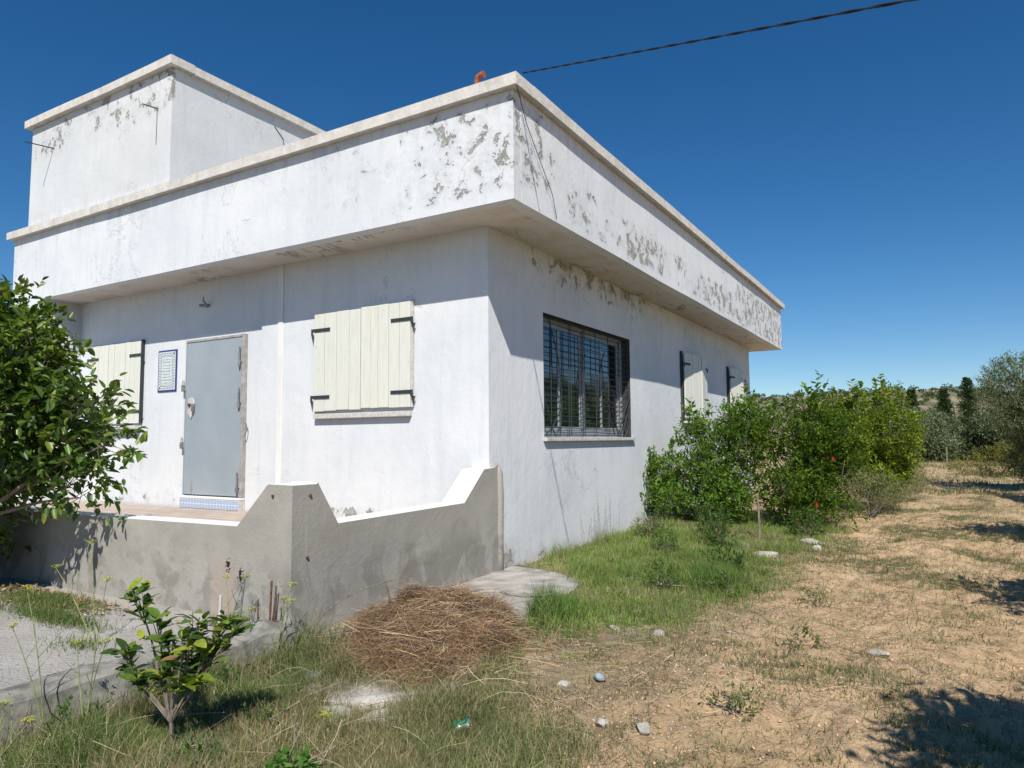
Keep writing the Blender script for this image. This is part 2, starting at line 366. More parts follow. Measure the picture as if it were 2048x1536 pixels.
# ------------------------------------------------------------------ terrain
def kerb_x(y): return 0.06 - (-2.66 - y)*.13
def gh(x, y):
    x = np.asarray(x, float); y = np.asarray(y, float)
    h = .02 - .14*sstep(-2.1, -3.3, y)*sstep(4.5, 2.5, x) - .05*sstep(1.8, 3.2, x)
    h = h + (.07*np.exp(-((x-1.0)/.8)**2-((y-4.5)/3.5)**2))
    path = sstep(2.0, 3.0, x)
    amp = .022+.05*path
    near = sstep(60, 20, np.abs(y))
    h = h + amp*(fbm(x*1.6, y*1.1, 4, 3)-.5)*near*1.3 + (.014+.030*path)*(fbm(x*6.5, y*5.5, 3, 11)-.5)*near*2
    h = h + .04*path*np.sin(x*5.2+2.5*vnoise(x*.5, y*.3, 5))*near*vnoise(x*.9, y*.6, 8)
    rg = 1-np.abs(2*fbm(x*3.6+7, y*4.2, 3, 23)-1); h = h + .055*path*near*(rg**3-.35)*sstep(14, 6, np.abs(y))
    inside = sstep(kerb_x(-2.66)+.02, kerb_x(-2.66)-.12, x-(kerb_x(y)-kerb_x(-2.66)))*sstep(-2.55, -2.66, y)
    h = h - .12*inside - .25*sstep(-.05, -.3, x)*sstep(-2.6, -2.3, y)
    return h
def axis(a, b, step, far, g=1.13):
    c = list(np.arange(a, b+1e-6, step)); s = step; p = b; up = []
    while p < far: s *= g; p += s; up.append(p)
    s = step; p = a; dn = []
    while p > -far: s *= g; p -= s; dn.append(p)
    return np.array(dn[::-1]+c+up)
xs = axis(-1.0, 5.6, .045, 1500, 1.14); ys = axis(-5.2, 7.5, .045, 1500, 1.12)
XX, YY = np.meshgrid(xs, ys); ZZ = gh(XX, YY)
nx, ny = len(xs), len(ys); idx = np.arange(nx*ny).reshape(ny, nx)
FF = np.stack([idx[:-1, :-1], idx[:-1, 1:], idx[1:, 1:], idx[1:, :-1]], -1).reshape(-1, 4)
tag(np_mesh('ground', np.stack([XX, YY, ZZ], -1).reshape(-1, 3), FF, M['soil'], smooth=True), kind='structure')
# yard of pale gravel in front of the terrace, held by the low kerb
ax2 = np.linspace(0, 1, 60); yv = np.concatenate([np.linspace(-2.64, -6.5, 90), np.linspace(-6.8, -30, 12)]); V = []
for y_ in yv:
    for t in ax2: x_ = (kerb_x(max(y_, -9))-.1) - 14*t**2.2; V.append((x_, y_, 0))
V = np.array(V); V[:, 2] = .085+.03*(fbm(V[:, 0]*1.5, V[:, 1]*1.5, 4, 9)-.5)
idx = np.arange(len(V)).reshape(len(yv), 60); FF = np.stack([idx[:-1, :-1], idx[:-1, 1:], idx[1:, 1:], idx[1:, :-1]], -1).reshape(-1, 4)
tag(np_mesh('gravel_yard', V, FF, M['gravel'], smooth=True), kind='structure')
# hill
hx = np.linspace(-420, 420, 260); hy = np.linspace(130, 420, 90); XX, YY = np.meshgrid(hx, hy)
def hillz(x, y):
    prof = 15.2*sstep(135, 265, y)*(1-.35*sstep(-10, 90, x))*(.75+.5*fbm(x*.012+3, y*.006, 3, 21))
    return prof+2.6*(fbm(x*.05, y*.05, 4, 5)-.5)*sstep(135, 200, y)-.3
ZZ = hillz(XX, YY); idx = np.arange(XX.size).reshape(XX.shape); FF = np.stack([idx[:-1, :-1], idx[:-1, 1:], idx[1:, 1:], idx[1:, :-1]], -1).reshape(-1, 4)
tag(np_mesh('hill', np.stack([XX, YY, ZZ], -1).reshape(-1, 3), FF, M['hill'], smooth=True), kind='structure')
# irregular concrete apron at the corner of the house
poly = [(.02, .45), (.35, .38), (.62, .3), (.9, .12), (1.02, -.05), (1.12, -.45), (1.2, -.95), (1.35, -1.6), (1.5, -2.3), (1.52, -2.85), (1.28, -3.1), (1.02, -3.22), (.75, -3.06), (.5, -2.86), (.28, -2.72), (.12, -2.64), (.02, -2.5)]
b = MB(); cxp, cyp = .78, -1.4; rings = []
for q in (1.0, .93, .8, .62, .42, .2):
    rings.append([(cxp+(p[0]-cxp)*q*(1+.03*random.uniform(-1, 1)*(q > .9)), cyp+(p[1]-cyp)*q) for p in poly])
def slab_z(x, y): return max(float(gh(x, y))+.022, .055-.10*float(sstep(-1.8, -3.0, y)))+.012*(float(vnoise(x*5, y*5, 88))-.5)
npoly = len(poly); b.v += [(x, y, float(gh(x, y))-.06) for x, y in rings[0]]
for rg in rings: b.v += [(x, y, slab_z(x, y)-(.012 if rg is rings[0] else 0)) for x, y in rg]
b.v.append((cxp, cyp, slab_z(cxp, cyp)))
for k in range(len(rings)):
    for i in range(npoly): j_ = (i+1) % npoly; b.f.append((k*npoly+i, k*npoly+j_, (k+1)*npoly+j_, (k+1)*npoly+i)); b.m.append(0)
for i in range(npoly): b.f.append((len(rings)*npoly+i, len(rings)*npoly+(i+1) % npoly, len(b.v)-1)); b.m.append(0)
ap = b.build('concrete_slab', M['slab'], smooth=True); tag(ap, kind='structure')

# ------------------------------------------------------------------ house
house = empty('house', (-4.3, 6.0, 0), 'white single-storey house with wide flat eaves and flaking parapet', 'house')
def wavy(name, x0, x1, y0, y1, z0, z1, mat, parent, step=.25, ax=0, ay=0, az=0, azb=0, seed=1, label=None):
    """box with a fine grid on its faces, gently uneven as hand plastered"""
    b = MB(); nx_ = max(1, int((x1-x0)/step)); ny_ = max(1, int((y1-y0)/step)); nz_ = max(1, int((z1-z0)/step))
    d = {}
    def vid(i, j, k):
        if (i, j, k) not in d:
            x = x0+(x1-x0)*i/nx_; y = y0+(y1-y0)*j/ny_; z = z0+(z1-z0)*k/nz_
            t = x+y*1.0
            dxx = ax*(fbm(y*.55+seed, z*.8, 3, seed)-.5)*2; dyy = ay*(fbm(x*.55+seed, z*.8, 3, seed+4)-.5)*2
            dzz = (az*k/nz_+azb*(1-k/nz_))*(fbm(t*.45, seed*3.3, 3, seed+7)-.5)*2
            d[(i, j, k)] = len(b.v); b.v.append((x+float(dxx), y+float(dyy), z+float(dzz)))
        return d[(i, j, k)]
    for i in range(nx_):
        for j in range(ny_):
            for k in (0, nz_): b.f.append((vid(i, j, k), vid(i+1, j, k), vid(i+1, j+1, k), vid(i, j+1, k))); b.m.append(0)
    for i in range(nx_):
        for k in range(nz_):
            for j in (0, ny_): b.f.append((vid(i, j, k), vid(i+1, j, k), vid(i+1, j, k+1), vid(i, j, k+1))); b.m.append(0)
    for j in range(ny_):
        for k in range(nz_):
            for i in (0, nx_): b.f.append((vid(i, j, k), vid(i, j+1, k), vid(i, j+1, k+1), vid(i, j, k+1))); b.m.append(0)
    o = b.build(name, mat, parent)
    me = o.data
    if max(ax, ay, az, azb) > 0:
        pass
    if label: o['label'] = label
    return o
T = .25
# front wall (door opening is covered by the door leaf), the part right of the door a little proud
wavy('wall', -LW+.02, -3.47, 0, T, .3, H1, M['house'], house, .5, ay=.004, seed=3, label='shaded upper, sunlit lower front wall around the door')
wavy('wall', -3.47, 0, -.03, T, -.3, H1, M['house'], house, .4, ay=.004, seed=4, label='front wall between door and corner')
MB().box(-3.16, -3.07, -.044, -.028, .5, H1-.002).build('plaster_bead', M['white'], house, bevel=.004)
# side wall around the grilled window
y0w, y1w, z0w, z1w = 1.164, 3.93, 1.397, 2.878
b = MB()
b.box(-T, 0, T+.001, y0w, -.3, H1).box(-T, 0, y0w, y1w, -.3, z0w).box(-T, 0, y0w, y1w, z1w, H1).box(-T, 0, y1w, WW, -.3, H1)
sw = b.build('wall', M['house'], house); sw['label'] = 'long side wall with the barred window'
MB().box(-LW+.02, -.26, WW-T, WW, -.3, H1).build('wall', M['house'], house)
MB().box(-LW+.02, -LW+.02+T, T+.001, WW-T, -.3, H1).build('wall', M['house'], house)
# wing at the far left end, flush with the parapet
MB().box(-LW, -7.80, -DY, -.001, .45, H1-.002).build('wing_wall', M['house'], house)
# eaves slab and roof
b = MB(); b.box(-LW+.02, DX-.12, -DY+.12, WW+WE-.12, H1-.004, H1+.14); b.build('soffit', M['soffit'], house)
MB().box(-LW+.3, DX-.2, -DY+.2, WW+WE-.2, H1+.145, H1+.30).build('roof', M['coping'], house)
PT = .14
wavy('parapet', -LW, DX, -DY, -DY+PT, H1-.006, H2, M['house'], house, .22, ay=.010, azb=.006, seed=5, label='front parapet with patches of bare plaster near the corner')
wavy('parapet', DX-PT, DX, -DY+PT+.001, WW+WE-PT, H1-.006, H2, M['house'], house, .22, ax=.014, azb=.010, seed=6, label='long side parapet with a band of flaking paint')
MB().box(-LW, DX, WW+WE-PT+.001, WW+WE, H1-.006, H2).build('parapet', M['house'], house)
MB().box(-LW, -LW+PT, -DY+PT+.001, WW+WE-PT, H1-.006, H2).build('parapet', M['house'], house)
# corner lime edge is part of the render; copings
CW = .34
wavy('coping', -LW-CO, DX+CO, -DY-CO, -DY-CO+CW, H2+.001, H2+CT, M['coping'], house, .2, ay=.006, az=.016, azb=.010, seed=8)
wavy('coping', DX+CO-CW, DX+CO, -DY-CO+CW+.001, WW+WE+CO, H2+.001, H2+CT, M['coping'], house, .2, ax=.006, az=.016, azb=.010, seed=9)
MB().box(-LW-CO, DX+CO-CW-.001, WW+WE+CO-CW, WW+WE+CO, H2+.001, H2+CT).build('coping', M['coping'], house)
MB().box(-LW-CO, -LW-CO+CW, -DY-CO+CW+.001, WW+WE+CO-CW-.001, H2+.001, H2+CT).build('coping', M['coping'], house)
# rooftop stair room
room = empty('rooftop_room', ((TX0+TX1)/2, TY+TDEP/2, H2), parent=house); room['label'] = 'square white room rising above the parapet at the left end'
tb = H2+CT-.02
wavy('wall', TX0, TX1, TY, TY+.2, tb, TH, M['house'], room, .3, ay=.010, seed=11)
wavy('wall', TX1-.2, TX1, TY+.201, TDEP, tb-1.0, TH, M['house'], room, .3, ax=.008, seed=12)
MB().box(TX0, TX0+.2, TY+.201, TDEP, tb-1.0, TH).build('wall', M['house'], room)
MB().box(TX0+.201, TX1-.201, TDEP-.2, TDEP, tb-1.0, TH).build('wall', M['house'], room)
wavy('coping', TX0-CO, TX1+CO, TY-CO, TY-CO+.36, TH+.001, TH+CT, M['coping'], room, .2, ay=.006, az=.028, azb=.022, seed=14)
wavy('coping', TX1+CO-.36, TX1+CO, TY-CO+.361, TDEP+CO, TH+.001, TH+CT, M['coping'], room, .2, ax=.006, az=.014, azb=.012, seed=15)
MB().box(TX0-CO, TX0-CO+.36, TY-CO+.361, TDEP+CO, TH+.001, TH+CT).build('coping', M['coping'], room)
MB().box(TX0+.1, TX1-.1, TY+.25, TDEP-.05, TH-.25, TH-.1).build('roof', M['coping'], room)
# rods left sticking out of the rooftop room
for p, q in (((-7.68, TY+.02, 5.97), (-7.68, -1.0, 5.93)), ((-5.0, TY+.02, 5.93), (-4.8, -.9, 5.81)), ((TX1-.02, 1.32, 6.12), (TX1+.36, .82, 6.05))):
    MB().tube([p, q], .009, 5).build('iron_rod', M['iron'], room)

# door ------------------------------------------------------------
XD0, XD1, ZD0, ZD1 = -4.981, -3.766, .66, 2.762
door = empty('door', ((XD0+XD1)/2, -.04, ZD0), parent=house); door['label'] = 'plain blue-grey steel door'
MB().box(XD0, XD1-.055, -.05, -.012, ZD0+.012, ZD1-.01).build('door_leaf', M['door'], door, bevel=.004)
MB().box(XD1-.05, XD1-.004, -.062, -.002, ZD0, ZD1+.03).build('door_frame', M['brownpaint'], door, bevel=.004)
MB().box(XD0-.012, XD1-.052, -.058, -.002, ZD1-.006, ZD1+.028).build('door_frame', M['brownpaint'], door, bevel=.003)
MB().box(XD0-.02, XD0-.002, -.05, -.002, ZD0, ZD1-.008).build('door_frame', M['door'], door)
for z in (2.50, 1.96, .86):
    b = MB(); b.tube([(XD1-.075, -.075, z-.08), (XD1-.075, -.075, z+.12)], .011, 8); b.tube([(XD1-.075, -.075, z-.14), (XD1-.075, -.075, z-.08)], .019, 8)
    b.box(XD1-.10, XD1-.03, -.068, -.05, z-.085, z-.07); b.build('hinge', M['steel'], door)
b = MB(); b.prism([(XD0+.07, 1.78), (XD0+.14, 1.70), (XD0+.20, 1.80), (XD0+.205, 1.92), (XD0+.16, 1.99), (XD0+.08, 1.98)], 1, -.066, -.051); b.build('lock_plate', M['sill'], door)
MB().tube([(XD0+.12, -.066, 1.89), (XD0+.12, -.09, 1.89)], .022, 10).build('door_knob', M['rust'], door)
MB().box(XD0+.185, XD0+.215, -.10, -.052, 1.80, 1.90).build('latch', M['steel'], door, bevel=.004)
for z in (2.18, 1.39):
    lk = MB(); lk.box(XD0-.075, XD0-.02, -.075, -.045, z-.10, z-.01); 
    pts = [(XD0-.062, -.06, z-.012)]+[(XD0-.047+.018*math.cos(a), -.06, z+.03+.02*math.sin(a)) for a in np.linspace(math.pi, 0, 8)]+[(XD0-.03, -.06, z-.012)]
    lk.tube(pts, .006, 6); lk.build('padlock', M['steel'], door, bevel=.003)
    MB().box(XD0-.05, XD0+.0, -.054, -.004, z-.19, z-.08).build('hasp', M['steel'], door, bevel=.003)
pts = [(XD1+.03+.03*math.sin(a), -.04-.02*abs(math.cos(a)), 1.55+.10*math.cos(a)) for a in np.linspace(0, math.pi, 9)]
MB().tube(pts, .007, 6).build('door_hook', M['steel'], door)
MB().box(XD0-.01, XD1+.0, -.10, -.004, .625, .655).build('doorstep', M['white'], house, bevel=.005)
step = MB().box(XD0, XD1, -.095, -.004, .48, .622).build('riser', M['sill'], house)
me = MB().box(0, .119, 0, .007, 0, .119).build('tile', M['tile'], step, bevel=.0015)
me.location = (XD0+.0015, -.1025, .502)
for i in range(1, 10):
    o = me.copy(); C.objects.link(o); o.location = (XD0+.0015+i*.1213, -.1025, .502)

# shutters ---------------------------------------------------------
def shutter(x0, x1, z0, z1, nplank, hinge_left, origin=None, rot=0, label=None, short=False, ins=.0):
    """a planked leaf in local XZ; local y = outwards negative"""
    root = empty('shutter', origin or (0, 0, 0), parent=house)
    if label: root['label'] = label
    wv = (x1-x0)/nplank
    ws = [wv*(1+random.uniform(-.18, .18)) for _ in range(nplank)]; s = (x1-x0)/sum(ws); x = x0
    parts = []
    for wd in ws:
        wd *= s; dz = random.uniform(-.006, .006); dy = random.uniform(-.004, .004)
        parts.append(('plank', MB().box(x+.003, x+wd-.003, -.045+dy, -.012, z0+dz, z1+dz*.5), M['wood'], .003)); x += wd
    hx0 = x0-.03 if hinge_left else x1+.03; d = 1 if hinge_left else -1; ln = .30 if not short else .24
    for zz in (z0+.14*(z1-z0), z0+.83*(z1-z0)):
        hb = MB(); hb.box(min(hx0, hx0+d*(ln)), max(hx0, hx0+d*(ln)), -.056, -.051, zz-.019, zz+.019)
        hb.tube([(hx0, -.05, zz-.055), (hx0, -.05, zz+.02)], .012, 8)
        if not short: hb.quad((hx0, -.052, zz-.05), (hx0-d*.035, -.03, zz-.05), (hx0-d*.004, -.03, zz-.15)); hb.quad((hx0, -.053, zz-.05), (hx0-d*.004, -.03, zz-.15), (hx0+d*.01, -.05, zz-.05))
        parts.append(('strap_hinge', hb, M['iron'], 0))
    for nm, mb, mt, bv in parts:
        o = mb.build(nm, mt, None, bevel=bv); o.parent = root
    root.rotation_euler = (0, 0, rot); return root
# main front pair: slats differ slightly, the right leaf is fuller
shutter(-2.473, -1.725, 1.735, 2.905, 4, True, (0, -.035, 0), 0, 'left leaf of the cream shutters right of the door')
shutter(-1.718, -.992, 1.745, 2.915, 5, False, (0, -.035, 0), 0, 'right leaf of the cream shutters right of the door')
MB().box(-2.46, -1.0, -.095, -.03, 1.640, 1.70).build('window_sill', M['sill'], house, bevel=.006)
MB().box(-.990, -.972, -.065, -.032, 1.74, 2.92).build('shutter_edge_strip', M['sill'], house)
shutter(-7.45, -6.77, 1.67, 2.88, 5, True, (0, -.005, 0), 0, 'left leaf of the cream shutters half behind the tree')
shutter(-6.76, -6.08, 1.67, 2.88, 5, False, (0, -.005, 0), 0, 'right leaf of the cream shutters half behind the tree')
MB().box(-6.075, -6.055, -.05, -.002, 1.66, 2.90).build('shutter_edge_strip', M['iron'], house)
MB().box(-7.45, -6.07, -.11, -.002, 1.58, 1.63).build('window_sill', M['sill'], house, bevel=.006)
# two pairs on the long side: local x runs along +y of the house after a quarter turn
for k, (ya, yb, za, zb) in enumerate(((6.40, 7.82, 1.74, 2.93), (9.72, 11.10, 1.74, 2.93))):
    hw = (yb-ya)/2; a = math.radians(8)
    lb = ('nearer', 'farther')[k]
    shutter(0, hw/math.cos(a)-.01, za, zb, 5, True, (.045, ya, 0), math.pi/2-a, 'near leaf of the %s shutter pair on the long side, slightly ajar' % lb, True)
    shutter(-(hw/math.cos(a)-.01), 0, za, zb, 4, False, (.045, yb, 0), math.pi/2+a, 'far leaf of the %s shutter pair on the long side, slightly ajar' % lb, True)
    MB().box(.002, .045, ya-.03, ya-.004, za-.05, zb+.03).build('shutter_edge_strip', M['iron'], house)  # narrow dark strip along the pair's near edge
    MB().box(.002, .10, ya+.02, yb-.02, za-.09, za-.045).build('window_sill', M['sill'], house, bevel=.006)

# barred window -----------------------------------------------------
win = empty('window', (-.2, (y0w+y1w)/2, z0w), parent=house); win['label'] = 'aluminium window behind bent burglar bars'
XR = -.13
fb = MB(); fw = .05
fb.box(XR-.05, XR, y0w+.01, y1w-.01, z0w+.0, z0w+.085); fb.box(XR-.05, XR, y0w+.01, y1w-.01, z1w-.055, z1w-.01)
fb.box(XR-.05, XR-.002, y0w+.01, y0w+.09, z0w+.086, z1w-.056); fb.box(XR-.05, XR-.002, y1w-.09, y1w-.01, z0w+.086, z1w-.056)
fb.build('window_frame', M['frame'], win, bevel=.004)
edges = [y0w+.095, 1.86, 2.53, 3.18, y1w-.095]
for i in range(4):
    a, c = edges[i], edges[i+1]; zz0, zz1 = z0w+.088, z1w-.058; xo = XR-.012-(.022 if i % 2 else 0)
    sb = MB(); sb.box(xo-.025, xo, a+.003, a+.05, zz0, zz1); sb.box(xo-.025, xo, c-.05, c-.003, zz0, zz1); sb.box(xo-.025, xo-.001, a+.051, c-.051, zz0, zz0+.05); sb.box(xo-.025, xo-.001, a+.051, c-.051, zz1-.05, zz1)
    sb.build('sash', M['frame'], win, bevel=.003)
    MB().box(xo-.018, xo-.010, a+.051, c-.051, zz0+.051, zz1-.051).build('pane', M['glass'], win)
MB().box(-.9, -.26, y0w-.2, y1w+.2, z0w-.2, z1w+.2).build('dark_room_box', M['dark'], win)  # near-black box, the unlit room's darkness put into plain colour
MB().box(-.128, .05, y0w-.03, y1w+.05, z0w-.045, z0w-.003).build('window_sill', M['sill'], house, bevel=.005)
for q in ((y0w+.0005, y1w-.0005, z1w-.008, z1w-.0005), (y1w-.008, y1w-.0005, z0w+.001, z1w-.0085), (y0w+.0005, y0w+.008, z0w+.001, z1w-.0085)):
    MB().box(-.245, -.004, q[0], q[1], q[2], q[3]).build('reveal_shade_lining', M['reveal'], win)  # dark brown lining carries the reveal's shade in its colour
gr = empty('window_grille', (-.02, (y0w+y1w)/2, z0w), parent=house); gr['label'] = 'dark grille of thin sagging bars'
GX = -.035
def bar(pts, r=.006): return MB().tube(pts, r, 5).build('bar', M['iron'], gr)
bar([(GX, y0w+.01, z0w+.01), (GX, y0w+.01, z1w-.01)], .010); bar([(GX, y1w-.012, z0w+.01), (GX, y1w-.012, z1w-.01)], .010)
bar([(GX, y0w, z0w+.03), (GX, y1w, z0w+.03)], .008); bar([(GX, y0w, z1w-.03), (GX, y1w, z1w-.03)], .008)
for i in range(17):
    z = z0w+.11+i*.080+random.uniform(-.008, .008); s1, s2 = random.uniform(-.02, .012), random.uniform(-.02, .012)
    bar([(GX+.005, y0w+.01, z), (GX+.009, y0w+.8, z+s1), (GX+.005, 2.6, z+s2), (GX+.009, 3.3, z+random.uniform(-.012, .01)), (GX+.005, y1w-.012, z+random.uniform(-.01, .01))], .0048)
for y in (1.38, 1.86, 1.93, 2.28, 2.33, 2.70, 3.12, 3.52): bar([(GX+.018, y, z0w+.02), (GX+.018, y+random.uniform(-.012, .012), z1w-.02)], .0062)
def curve(a, c, m, n=9):
    return [tuple((1-t)**2*a[i]+2*t*(1-t)*m[i]+t*t*c[i] for i in range(3)) for t in np.linspace(0, 1, n)]
xx = GX+.028
for a, c, m in (((y0w+.14, z1w-.05), (y0w+.42, z0w+.02), (y0w+.62, z0w+.75)), ((y0w+.02, z0w+.02), (y0w+.46, z0w+.40), (y0w+.30, z0w+.12)),
                ((2.98, z1w-.30), (2.72, z0w+.4), (2.74, z0w+.95)), ((3.05, z0w+.55), (3.45, z0w+.02), (3.3, z0w+.28)), ((2.86, z1w-.4), (3.3, z0w+.03), (2.95, z0w+.6)),
                ((y1w-.02, z0w+.62), (3.42, z0w+.02), (3.6, z0w+.3)), ((y1w-.02, z0w+.46), (3.5, z0w+.02), (3.7, z0w+.2)), ((y0w+.02, z0w+.5), (y0w+.30, z0w+.02), (y0w+.12, z0w+.2))):
    bar(curve((xx, *a), (xx, *c), (xx, *m)), .0075)

# small fittings of the house
b = MB(); b.box(-4.63, -4.58, -.03, -.001, 3.23, 3.27); b.tube([(-4.6, -.02, 3.25), (-4.56, -.12, 3.30), (-4.50, -.16, 3.33)], .012, 6); b.tube([(-4.64, -.12, 3.24), (-4.60, -.06, 3.25)], .02, 8); b.build('lamp_bracket', M['steel'], house)
MB().tube([(.74, -.70, 4.70), (.69, -.4, 4.40), (.70, .1, 3.85), (.685, .22, 3.63)], .004, 4).build('wire', M['cable'], house)
b = MB(); b.tube([(.07, -.33, 4.30), (.07, -.33, 5.03), (.085, -.33, 5.07), (.12, -.33, 5.08), (.16, -.33, 5.08)], [.028, .028, .030, .032, .036], 12)
b.build('roof_pipe', M['red'], house, smooth=False)

# ceramic plaque ------------------------------------------------------
px0, px1, pz0, pz1 = -5.70, -5.265, 2.10, 2.70
pl = empty('ceramic_plaque', ((px0+px1)/2, -.01, pz0), 'blue-bordered ceramic plaque with lines of script left of the door', 'plaque')
MB().box(px0, px1, -.012, -.002, pz0, pz1).build('border', M['blue'], pl, bevel=.001)
for i in range(3):
    for j in range(4):
        tw, th = (px1-px0-.05)/3, (pz1-pz0-.05)/4; xa, za = px0+.025+i*tw, pz0+.025+j*th
        MB().box(xa+.001, xa+tw-.001, -.019, -.0125, za+.001, za+th-.001).build('tile', M['cream'], pl)
b = MB()
def fr(a, t):                               # thin printed frame at inset a
    X0, X1, Z0, Z1 = px0+a, px1-a, pz0+a, pz1-a; yy = -.0205
    for q in ((X0, X1, Z0, Z0+t), (X0, X1, Z1-t, Z1), (X0, X0+t, Z0+t, Z1-t), (X1-t, X1, Z0+t, Z1-t)): b.box(q[0], q[1], yy, -.0195, q[2], q[3])
fr(.075, .007); fr(.095, .004)
for sx in (0, 1):
    for sz in (0, 1):
        cx_, cz_ = (px0+.028, px1-.028)[sx], (pz0+.028, pz1-.028)[sz]; ex, ez = (px0+.075, px1-.075)[sx], (pz0+.075, pz1-.075)[sz]
        b.quad((cx_-.004, -.0204, cz_+.004), (cx_+.004, -.0204, cz_-.004), (ex+.004, -.0204, ez-.004), (ex-.004, -.0204, ez+.004))
for j in range(9):                          # lines of script
    zc = pz0+.125+j*.042; x = px0+.125; 
    while x < px1-.125:
        l = random.uniform(.008, .03)
        if x+l > px1-.115: break
        b.box(x, x+l, -.0205, -.0195, zc-.003, zc+.004)
        if random.random() < .6: b.box(x+l*.3, x+l*.3+.006, -.0205, -.0195, zc+.0045, zc+random.uniform(.008, .016))
        if random.random() < .4: b.box(x+l*.6, x+l*.6+.006, -.0205, -.0195, zc-.012, zc-.0035)
        x += l+random.uniform(.004, .014)
b.build('inscription', M['ink'], pl)
b = MB()
for k in range(9):
    t = k/8; 
    for zz in (pz0+.05, pz1-.05): b.box(px0+.06+t*(px1-px0-.135), px0+.075+t*(px1-px0-.135), -.0205, -.0195, zz-.008, zz+.008)
for k in range(13):
    t = k/12
    for xx_ in (px0+.05, px1-.05): b.box(xx_-.008, xx_+.008, -.0205, -.0195, pz0+.06+t*(pz1-pz0-.135), pz0+.075+t*(pz1-pz0-.135))
b.build('printed_motif', M['blue'], pl)

# ------------------------------------------------------------------ terrace
ter = empty('terrace', (-2.0, -1.3, 0), 'raised terrace with grey cement walls and white inner faces before the front door', 'terrace')
YF, XS, TW = -2.66, .062, .22
ZL, ZP = .758, 1.062
front = [(-9.2, -.35), (XS, -.35), (XS, ZP), (-.19, ZP+.004), (-.515, ZL-.006), (-2.9, ZL-.025), (-9.2, ZL-.03)]
b = MB(); b.prism(front, 1, YF, YF+TW)
o = b.build('terrace_wall', [M['cement'], M['white']], ter); o['label'] = 'front wall of the terrace with damp stains and a broken hole'
def whiten(o, fn):
    for p in o.data.polygons:
        if fn(p.normal, p.center): p.material_index = 1
whiten(o, lambda n, c: n.z > .3 or n.y > .5)
side = [(YF+TW+.001, -.35), (.06, -.35), (.075, ZP+.035), (.03, ZP+.06), (-.02, ZP+.03), (-.22, ZP+.02), (-.565, ZL+.02), (-2.215, ZL), (-2.425, ZP+.012), (YF+TW+.001, ZP+.0)]
b = MB(); b.prism(side, 0, XS-TW-.04, XS); o = b.build('terrace_wall', [M['cement'], M['white']], ter); o['label'] = 'side wall of the terrace, stepped up at both ends'
whiten(o, lambda n, c: (n.z > .3 or n.x < -.5) and c.y < -.03)
b = MB(); b.tube([(.045, .08, -.2), (.05, .075, .4), (.045, .085, .8), (.05, .07, 1.02), (.04, .05, 1.13)], [.05, .045, .05, .045, .02], 8); b.build('plaster_lip', M['cement'], ter, smooth=True)
MB().box(-9.1, XS-TW-.041, YF+TW+.001, -.032, .2, .492).build('terrace_floor', M['floor'], ter)
for (x, y, z, d) in ((-.13, YF, .985, 1), (XS, -2.5, .985, 0), (XS, -2.52, .55, 0)):
    b = MB(); v = Vector((x, y, z)); n = Vector((0, -1, 0)) if d else Vector((1, 0, 0)); b.tube([v-n*.01, v+n*.012], .011, 7); b.build('fixing_stub', M['rust'], ter)
# broken plaster hole: ragged rim, cavity shade as a flat near-black patch
for (cx_, cz_, r) in ((-.46, .40, .030), (-.60, .47, .020)):
    b = MB(); ring = []; n = 11
    for k in range(n):
        a = 2*math.pi*k/n; rr = r*random.uniform(.7, 1.35); ring.append((cx_+rr*math.cos(a)*.8, cz_+rr*math.sin(a)*1.3))
    c0 = len(b.v); b.v += [(q[0], YF-.003, q[1]) for q in ring]; b.f.append(tuple(range(c0, c0+n))); b.m.append(0)
    b.build('plaster_hole_shade', M['dark'], ter, recalc=False)
    b = MB()
    for k in range(16):
        a = random.uniform(0, 6.28); rr = r*random.uniform(1.0, 1.9); x = cx_+rr*math.cos(a)*.8; z = cz_+rr*math.sin(a)*1.4; s = random.uniform(.004, .009)
        b.box(x-s, x+s, YF-.012, YF+.005, z-s*.7, z+s*.7)
    b.build('broken_plaster', M['cement'], ter, bevel=.002)

# low kerb wall with stubs of reinforcement
kw = empty('kerb_wall', (0, -3.4, 0), 'low rough concrete kerb running from the terrace corner, rebar stubs at its end', 'kerb wall')
def rough_box(name, x0f, x1f, ys_, z0, ztop, mat, parent, seed=1, amp=.012):
    prof = 7; V = []; Fq = []
    for i, y in enumerate(ys_):
        xa, xb, zt = x0f(y), x1f(y), ztop(y)
        pr = [(xa, z0), (xa, zt-.01), (xa+.03, zt), ((xa+xb)/2, zt+.005), (xb-.03, zt-.003), (xb, zt-.03), (xb+.01, (zt+z0)/2), (xb+.03, z0)]
        for j, (x, z) in enumerate(pr):
            k = amp*2
            V.append((x+k*(float(vnoise(y*6+j*3.1, j*7.7, seed))-.5), y, z+k*(float(vnoise(y*6+j*5.1, j*3.3, seed+3))-.5)))
    n = 8
    for i in range(len(ys_)-1):
        for j in range(n-1): Fq.append((i*n+j, i*n+j+1, (i+1)*n+j+1, (i+1)*n+j))
    b = MB(); b.v = V; b.f = Fq+[tuple(range(n)), tuple(range((len(ys_)-1)*n, len(ys_)*n))]; b.m = [0]*len(b.f)
    return b.build(name, mat, parent)
rough_box('kerb', lambda y: kerb_x(y)-.20, lambda y: kerb_x(y)+.02, np.linspace(-3.05, -9, 90), -.3, lambda y: .098+.012*math.sin(y*3), M['kerb'], kw, 3)
rough_box('broken_footing', lambda y: kerb_x(y)-.24, lambda y: kerb_x(y)+.10+.03*math.sin(y*13), np.linspace(-2.665, -3.05, 16), -.3, lambda y: .135+.02*math.sin(y*17), M['kerb'], kw, 9, .03)
